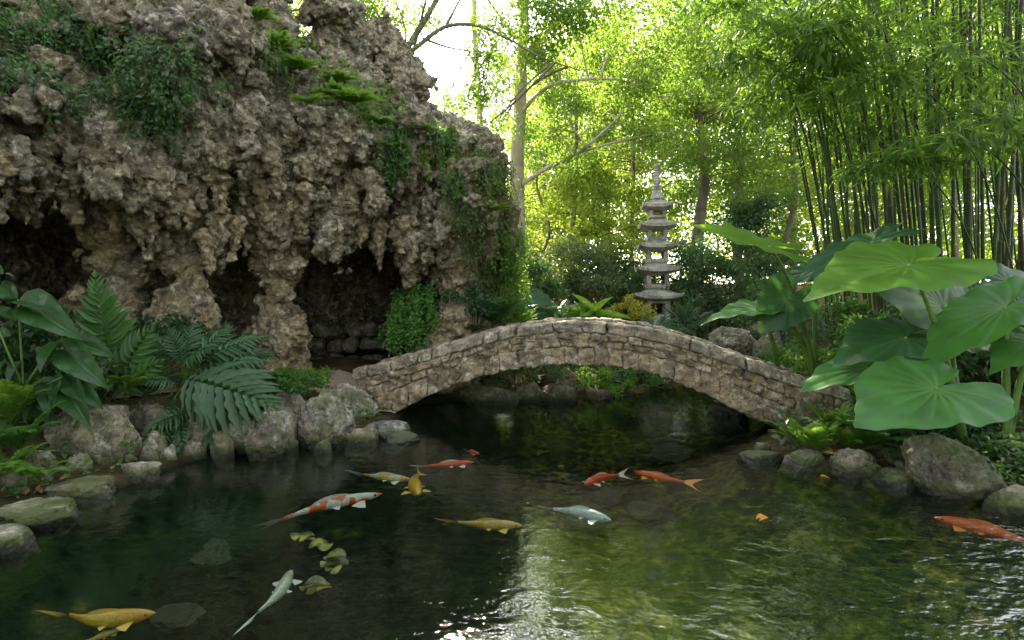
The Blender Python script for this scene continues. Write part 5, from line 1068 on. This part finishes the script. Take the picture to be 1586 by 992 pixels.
# main pale tree behind the grotto
Ym = 12.5; ap = lambda *q: [at(x, y, Ym+(z if z else 0)) for x, y, z in q]
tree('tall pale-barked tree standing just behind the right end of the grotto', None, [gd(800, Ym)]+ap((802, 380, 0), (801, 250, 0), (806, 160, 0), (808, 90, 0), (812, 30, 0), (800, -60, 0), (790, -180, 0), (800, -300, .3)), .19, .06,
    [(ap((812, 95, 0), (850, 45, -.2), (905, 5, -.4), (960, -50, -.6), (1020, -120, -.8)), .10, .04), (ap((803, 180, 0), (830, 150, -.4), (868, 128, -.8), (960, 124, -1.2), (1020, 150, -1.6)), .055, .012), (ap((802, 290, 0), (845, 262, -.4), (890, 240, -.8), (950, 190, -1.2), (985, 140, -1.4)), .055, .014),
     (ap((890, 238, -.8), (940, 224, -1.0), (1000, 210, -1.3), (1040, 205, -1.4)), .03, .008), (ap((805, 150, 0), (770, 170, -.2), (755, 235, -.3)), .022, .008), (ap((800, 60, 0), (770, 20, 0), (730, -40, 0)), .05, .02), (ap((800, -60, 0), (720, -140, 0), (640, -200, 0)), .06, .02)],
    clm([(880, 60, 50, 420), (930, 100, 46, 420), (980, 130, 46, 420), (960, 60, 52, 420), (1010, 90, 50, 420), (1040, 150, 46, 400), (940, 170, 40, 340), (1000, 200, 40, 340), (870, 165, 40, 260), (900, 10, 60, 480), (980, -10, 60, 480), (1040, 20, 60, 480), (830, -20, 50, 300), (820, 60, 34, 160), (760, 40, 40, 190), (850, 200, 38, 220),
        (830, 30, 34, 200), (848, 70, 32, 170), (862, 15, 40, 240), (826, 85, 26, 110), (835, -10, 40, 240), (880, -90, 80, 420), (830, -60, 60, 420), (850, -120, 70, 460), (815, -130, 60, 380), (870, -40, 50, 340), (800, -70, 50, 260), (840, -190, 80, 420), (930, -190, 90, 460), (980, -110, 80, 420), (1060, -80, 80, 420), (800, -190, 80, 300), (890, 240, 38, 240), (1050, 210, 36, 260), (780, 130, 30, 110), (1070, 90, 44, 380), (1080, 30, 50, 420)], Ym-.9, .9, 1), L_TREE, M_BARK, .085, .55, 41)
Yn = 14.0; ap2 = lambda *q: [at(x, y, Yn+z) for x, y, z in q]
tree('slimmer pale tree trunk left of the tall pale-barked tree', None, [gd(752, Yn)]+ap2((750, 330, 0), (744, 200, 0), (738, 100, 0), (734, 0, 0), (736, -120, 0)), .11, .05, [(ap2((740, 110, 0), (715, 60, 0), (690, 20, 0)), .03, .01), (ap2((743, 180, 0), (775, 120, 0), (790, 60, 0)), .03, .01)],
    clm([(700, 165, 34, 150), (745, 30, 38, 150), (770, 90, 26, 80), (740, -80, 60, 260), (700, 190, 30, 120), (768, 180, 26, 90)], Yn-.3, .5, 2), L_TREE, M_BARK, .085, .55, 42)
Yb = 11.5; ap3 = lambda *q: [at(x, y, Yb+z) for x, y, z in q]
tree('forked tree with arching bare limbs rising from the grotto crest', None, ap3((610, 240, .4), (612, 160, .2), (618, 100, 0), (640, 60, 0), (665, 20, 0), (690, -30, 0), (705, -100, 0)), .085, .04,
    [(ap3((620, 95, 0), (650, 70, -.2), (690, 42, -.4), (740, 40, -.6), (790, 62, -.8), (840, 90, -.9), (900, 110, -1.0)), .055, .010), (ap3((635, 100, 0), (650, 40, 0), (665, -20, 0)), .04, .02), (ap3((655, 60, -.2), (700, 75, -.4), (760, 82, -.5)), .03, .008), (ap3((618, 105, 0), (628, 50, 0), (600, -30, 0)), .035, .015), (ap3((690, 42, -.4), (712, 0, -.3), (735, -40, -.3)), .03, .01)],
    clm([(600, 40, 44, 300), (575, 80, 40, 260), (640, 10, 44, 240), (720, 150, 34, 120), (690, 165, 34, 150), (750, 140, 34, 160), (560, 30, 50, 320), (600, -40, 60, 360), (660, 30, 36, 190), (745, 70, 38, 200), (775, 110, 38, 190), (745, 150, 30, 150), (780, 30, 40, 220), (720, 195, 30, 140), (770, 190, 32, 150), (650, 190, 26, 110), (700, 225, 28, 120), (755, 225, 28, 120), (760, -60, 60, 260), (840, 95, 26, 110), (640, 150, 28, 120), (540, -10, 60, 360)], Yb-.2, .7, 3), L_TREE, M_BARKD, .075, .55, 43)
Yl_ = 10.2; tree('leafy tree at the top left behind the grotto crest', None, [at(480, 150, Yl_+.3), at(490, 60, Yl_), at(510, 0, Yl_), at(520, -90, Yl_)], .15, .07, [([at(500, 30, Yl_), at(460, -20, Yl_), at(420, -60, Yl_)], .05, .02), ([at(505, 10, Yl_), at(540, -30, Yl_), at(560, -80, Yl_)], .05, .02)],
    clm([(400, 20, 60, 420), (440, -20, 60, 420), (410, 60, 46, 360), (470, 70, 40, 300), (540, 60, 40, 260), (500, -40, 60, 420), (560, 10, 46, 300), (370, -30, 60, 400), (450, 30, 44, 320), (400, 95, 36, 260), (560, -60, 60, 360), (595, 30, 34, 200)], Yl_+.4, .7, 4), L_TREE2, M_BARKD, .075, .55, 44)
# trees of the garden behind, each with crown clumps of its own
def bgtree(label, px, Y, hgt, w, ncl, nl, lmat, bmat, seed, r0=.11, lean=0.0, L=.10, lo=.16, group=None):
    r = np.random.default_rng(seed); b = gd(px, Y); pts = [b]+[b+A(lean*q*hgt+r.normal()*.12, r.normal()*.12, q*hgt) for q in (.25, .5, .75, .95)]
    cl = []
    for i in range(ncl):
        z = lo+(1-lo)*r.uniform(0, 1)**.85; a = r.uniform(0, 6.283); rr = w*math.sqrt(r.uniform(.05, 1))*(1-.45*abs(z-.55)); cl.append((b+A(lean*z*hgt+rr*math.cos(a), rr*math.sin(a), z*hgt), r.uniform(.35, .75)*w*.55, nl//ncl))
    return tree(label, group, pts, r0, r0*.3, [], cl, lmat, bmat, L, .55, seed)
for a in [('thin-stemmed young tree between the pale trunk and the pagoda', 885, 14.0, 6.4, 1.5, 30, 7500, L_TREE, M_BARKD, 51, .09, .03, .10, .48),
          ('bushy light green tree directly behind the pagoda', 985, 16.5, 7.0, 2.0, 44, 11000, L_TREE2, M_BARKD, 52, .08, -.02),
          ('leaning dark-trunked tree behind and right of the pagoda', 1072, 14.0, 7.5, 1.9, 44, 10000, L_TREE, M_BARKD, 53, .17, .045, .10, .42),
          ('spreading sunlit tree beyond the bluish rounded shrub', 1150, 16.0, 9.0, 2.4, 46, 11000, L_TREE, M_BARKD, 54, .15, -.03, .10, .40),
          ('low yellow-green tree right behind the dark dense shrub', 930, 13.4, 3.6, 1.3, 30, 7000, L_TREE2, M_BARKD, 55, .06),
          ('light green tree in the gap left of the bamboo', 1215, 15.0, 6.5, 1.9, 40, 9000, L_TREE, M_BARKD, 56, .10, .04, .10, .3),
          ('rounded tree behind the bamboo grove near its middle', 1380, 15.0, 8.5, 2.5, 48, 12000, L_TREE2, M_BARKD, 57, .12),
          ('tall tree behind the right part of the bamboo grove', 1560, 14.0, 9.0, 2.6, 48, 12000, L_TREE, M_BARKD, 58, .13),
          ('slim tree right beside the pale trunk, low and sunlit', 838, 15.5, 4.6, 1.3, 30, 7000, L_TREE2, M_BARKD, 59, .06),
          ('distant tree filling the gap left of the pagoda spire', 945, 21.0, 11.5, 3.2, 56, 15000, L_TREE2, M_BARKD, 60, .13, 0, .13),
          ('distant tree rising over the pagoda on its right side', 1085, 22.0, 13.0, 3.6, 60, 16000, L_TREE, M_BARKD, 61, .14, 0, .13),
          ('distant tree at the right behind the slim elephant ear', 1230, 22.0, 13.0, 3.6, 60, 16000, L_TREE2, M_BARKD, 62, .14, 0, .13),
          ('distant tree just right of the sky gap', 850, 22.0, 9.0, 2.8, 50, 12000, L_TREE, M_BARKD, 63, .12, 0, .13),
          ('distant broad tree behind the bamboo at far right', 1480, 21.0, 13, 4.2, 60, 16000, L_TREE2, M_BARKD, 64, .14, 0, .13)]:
    bgtree(*a)
# far wood closing the view
r = np.random.default_rng(77); mb = MB()
for i in range(420):
    x = r.uniform(-14, 36); y = r.uniform(26, 36); zt = r.uniform(.02, 1)**.9*(5.5 if x < .3 else 12.0); leaf_cloud(mb, A(x, y, gz(x, y)+zt), r.uniform(1.2, 2.2), 400, .25, .6, T_DIA, .3, .6, r)
tag(mb.build('far_wood', L_TREE2), kind='stuff')
# ground cover on the banks
def cover(name, mat, n, test, L, seed, hgt=.12, tm=T_DIA, W=.55):
    r = np.random.default_rng(seed); mb = MB(); P = np.stack([r.uniform(-6, 8, n*4), r.uniform(3, 14, n*4)], -1); d = pond_d(P[:, 0], P[:, 1])
    ok = (d > .12) & test(P[:, 0], P[:, 1]) & (fbm(np.stack([P[:, 0], P[:, 1], P[:, 0]*0], -1)*1.6, 3, seed) > -.12); P = P[ok][:n]; z = ground(P[:, 0], P[:, 1]); m = len(P)
    pos = np.stack([P[:, 0], P[:, 1], z+r.uniform(0, hgt, m)], -1); dd = r.normal(size=(m, 3)); dd[:, 2] = np.abs(dd[:, 2])*.5; nn = r.normal(size=(m, 3))*.4; nn[:, 2] += 1
    l = L*r.uniform(.6, 1.3, m); mb.leaves(tm, pos, dd, nn, l, l*W); tag(mb.build(name, mat), kind='stuff')
offpath = lambda x, y: np.min(np.hypot(x[:, None]-cl[None, :, 0], y[:, None]-cl[None, :, 1]), 1) > .5
cover('ground_cover', L_FERN, 14000, lambda x, y: (x < 0) & (y < yface(x)-.1) & offpath(x, y), .06, 81, .20)
cover('undergrowth', L_SHRUB, 26000, lambda x, y: (x > .3) & (y > 4), .075, 82, .22)
cover('fallen_leaf_litter', leaf_mat('dry_leaf', (.16, .10, .04), (.26, .17, .07), (.2, .12, .03), .15, .7), 6000, lambda x, y: (x > -9), .05, 83, .02)

# unseen trees added behind the viewer to block low frontal sky light
r = np.random.default_rng(99)
for i, (x, y, hh_, w_) in enumerate([(-7.5, -3.5, 7.5, 2.6), (-2.5, -7.5, 8.0, 3.0), (3.0, -7.0, 7.5, 2.8), (8.0, -4.5, 8.0, 2.8), (-9.0, 2.0, 7.0, 2.2), (9.5, 1.0, 8.0, 2.6), (-5.4, -6.0, 7.5, 2.4), (.3, -9.5, 9.0, 2.8), (6.0, -6.5, 8.0, 2.6)]):
    b_ = A(x, y, gz(x, y)-.1); cl_ = []
    for j in range(26):
        z_ = r.uniform(.12, 1); a_ = r.uniform(0, 6.283); q_ = w_*math.sqrt(r.uniform(.05, 1))*(1-.4*abs(z_-.5)); cl_.append((b_+A(q_*math.cos(a_), q_*math.sin(a_), z_*hh_), r.uniform(.6, 1.0)*w_*.5, 170))
    tree('added unseen tree behind the viewer that blocks low sky light', 'added light-blocking trees behind the viewer', [b_+A(0, 0, hh_*k_) for k_ in (0, .3, .6, .95)], .16, .05, [], cl_, L_SHRUB, M_BARKD, .24, .6, 900+i)
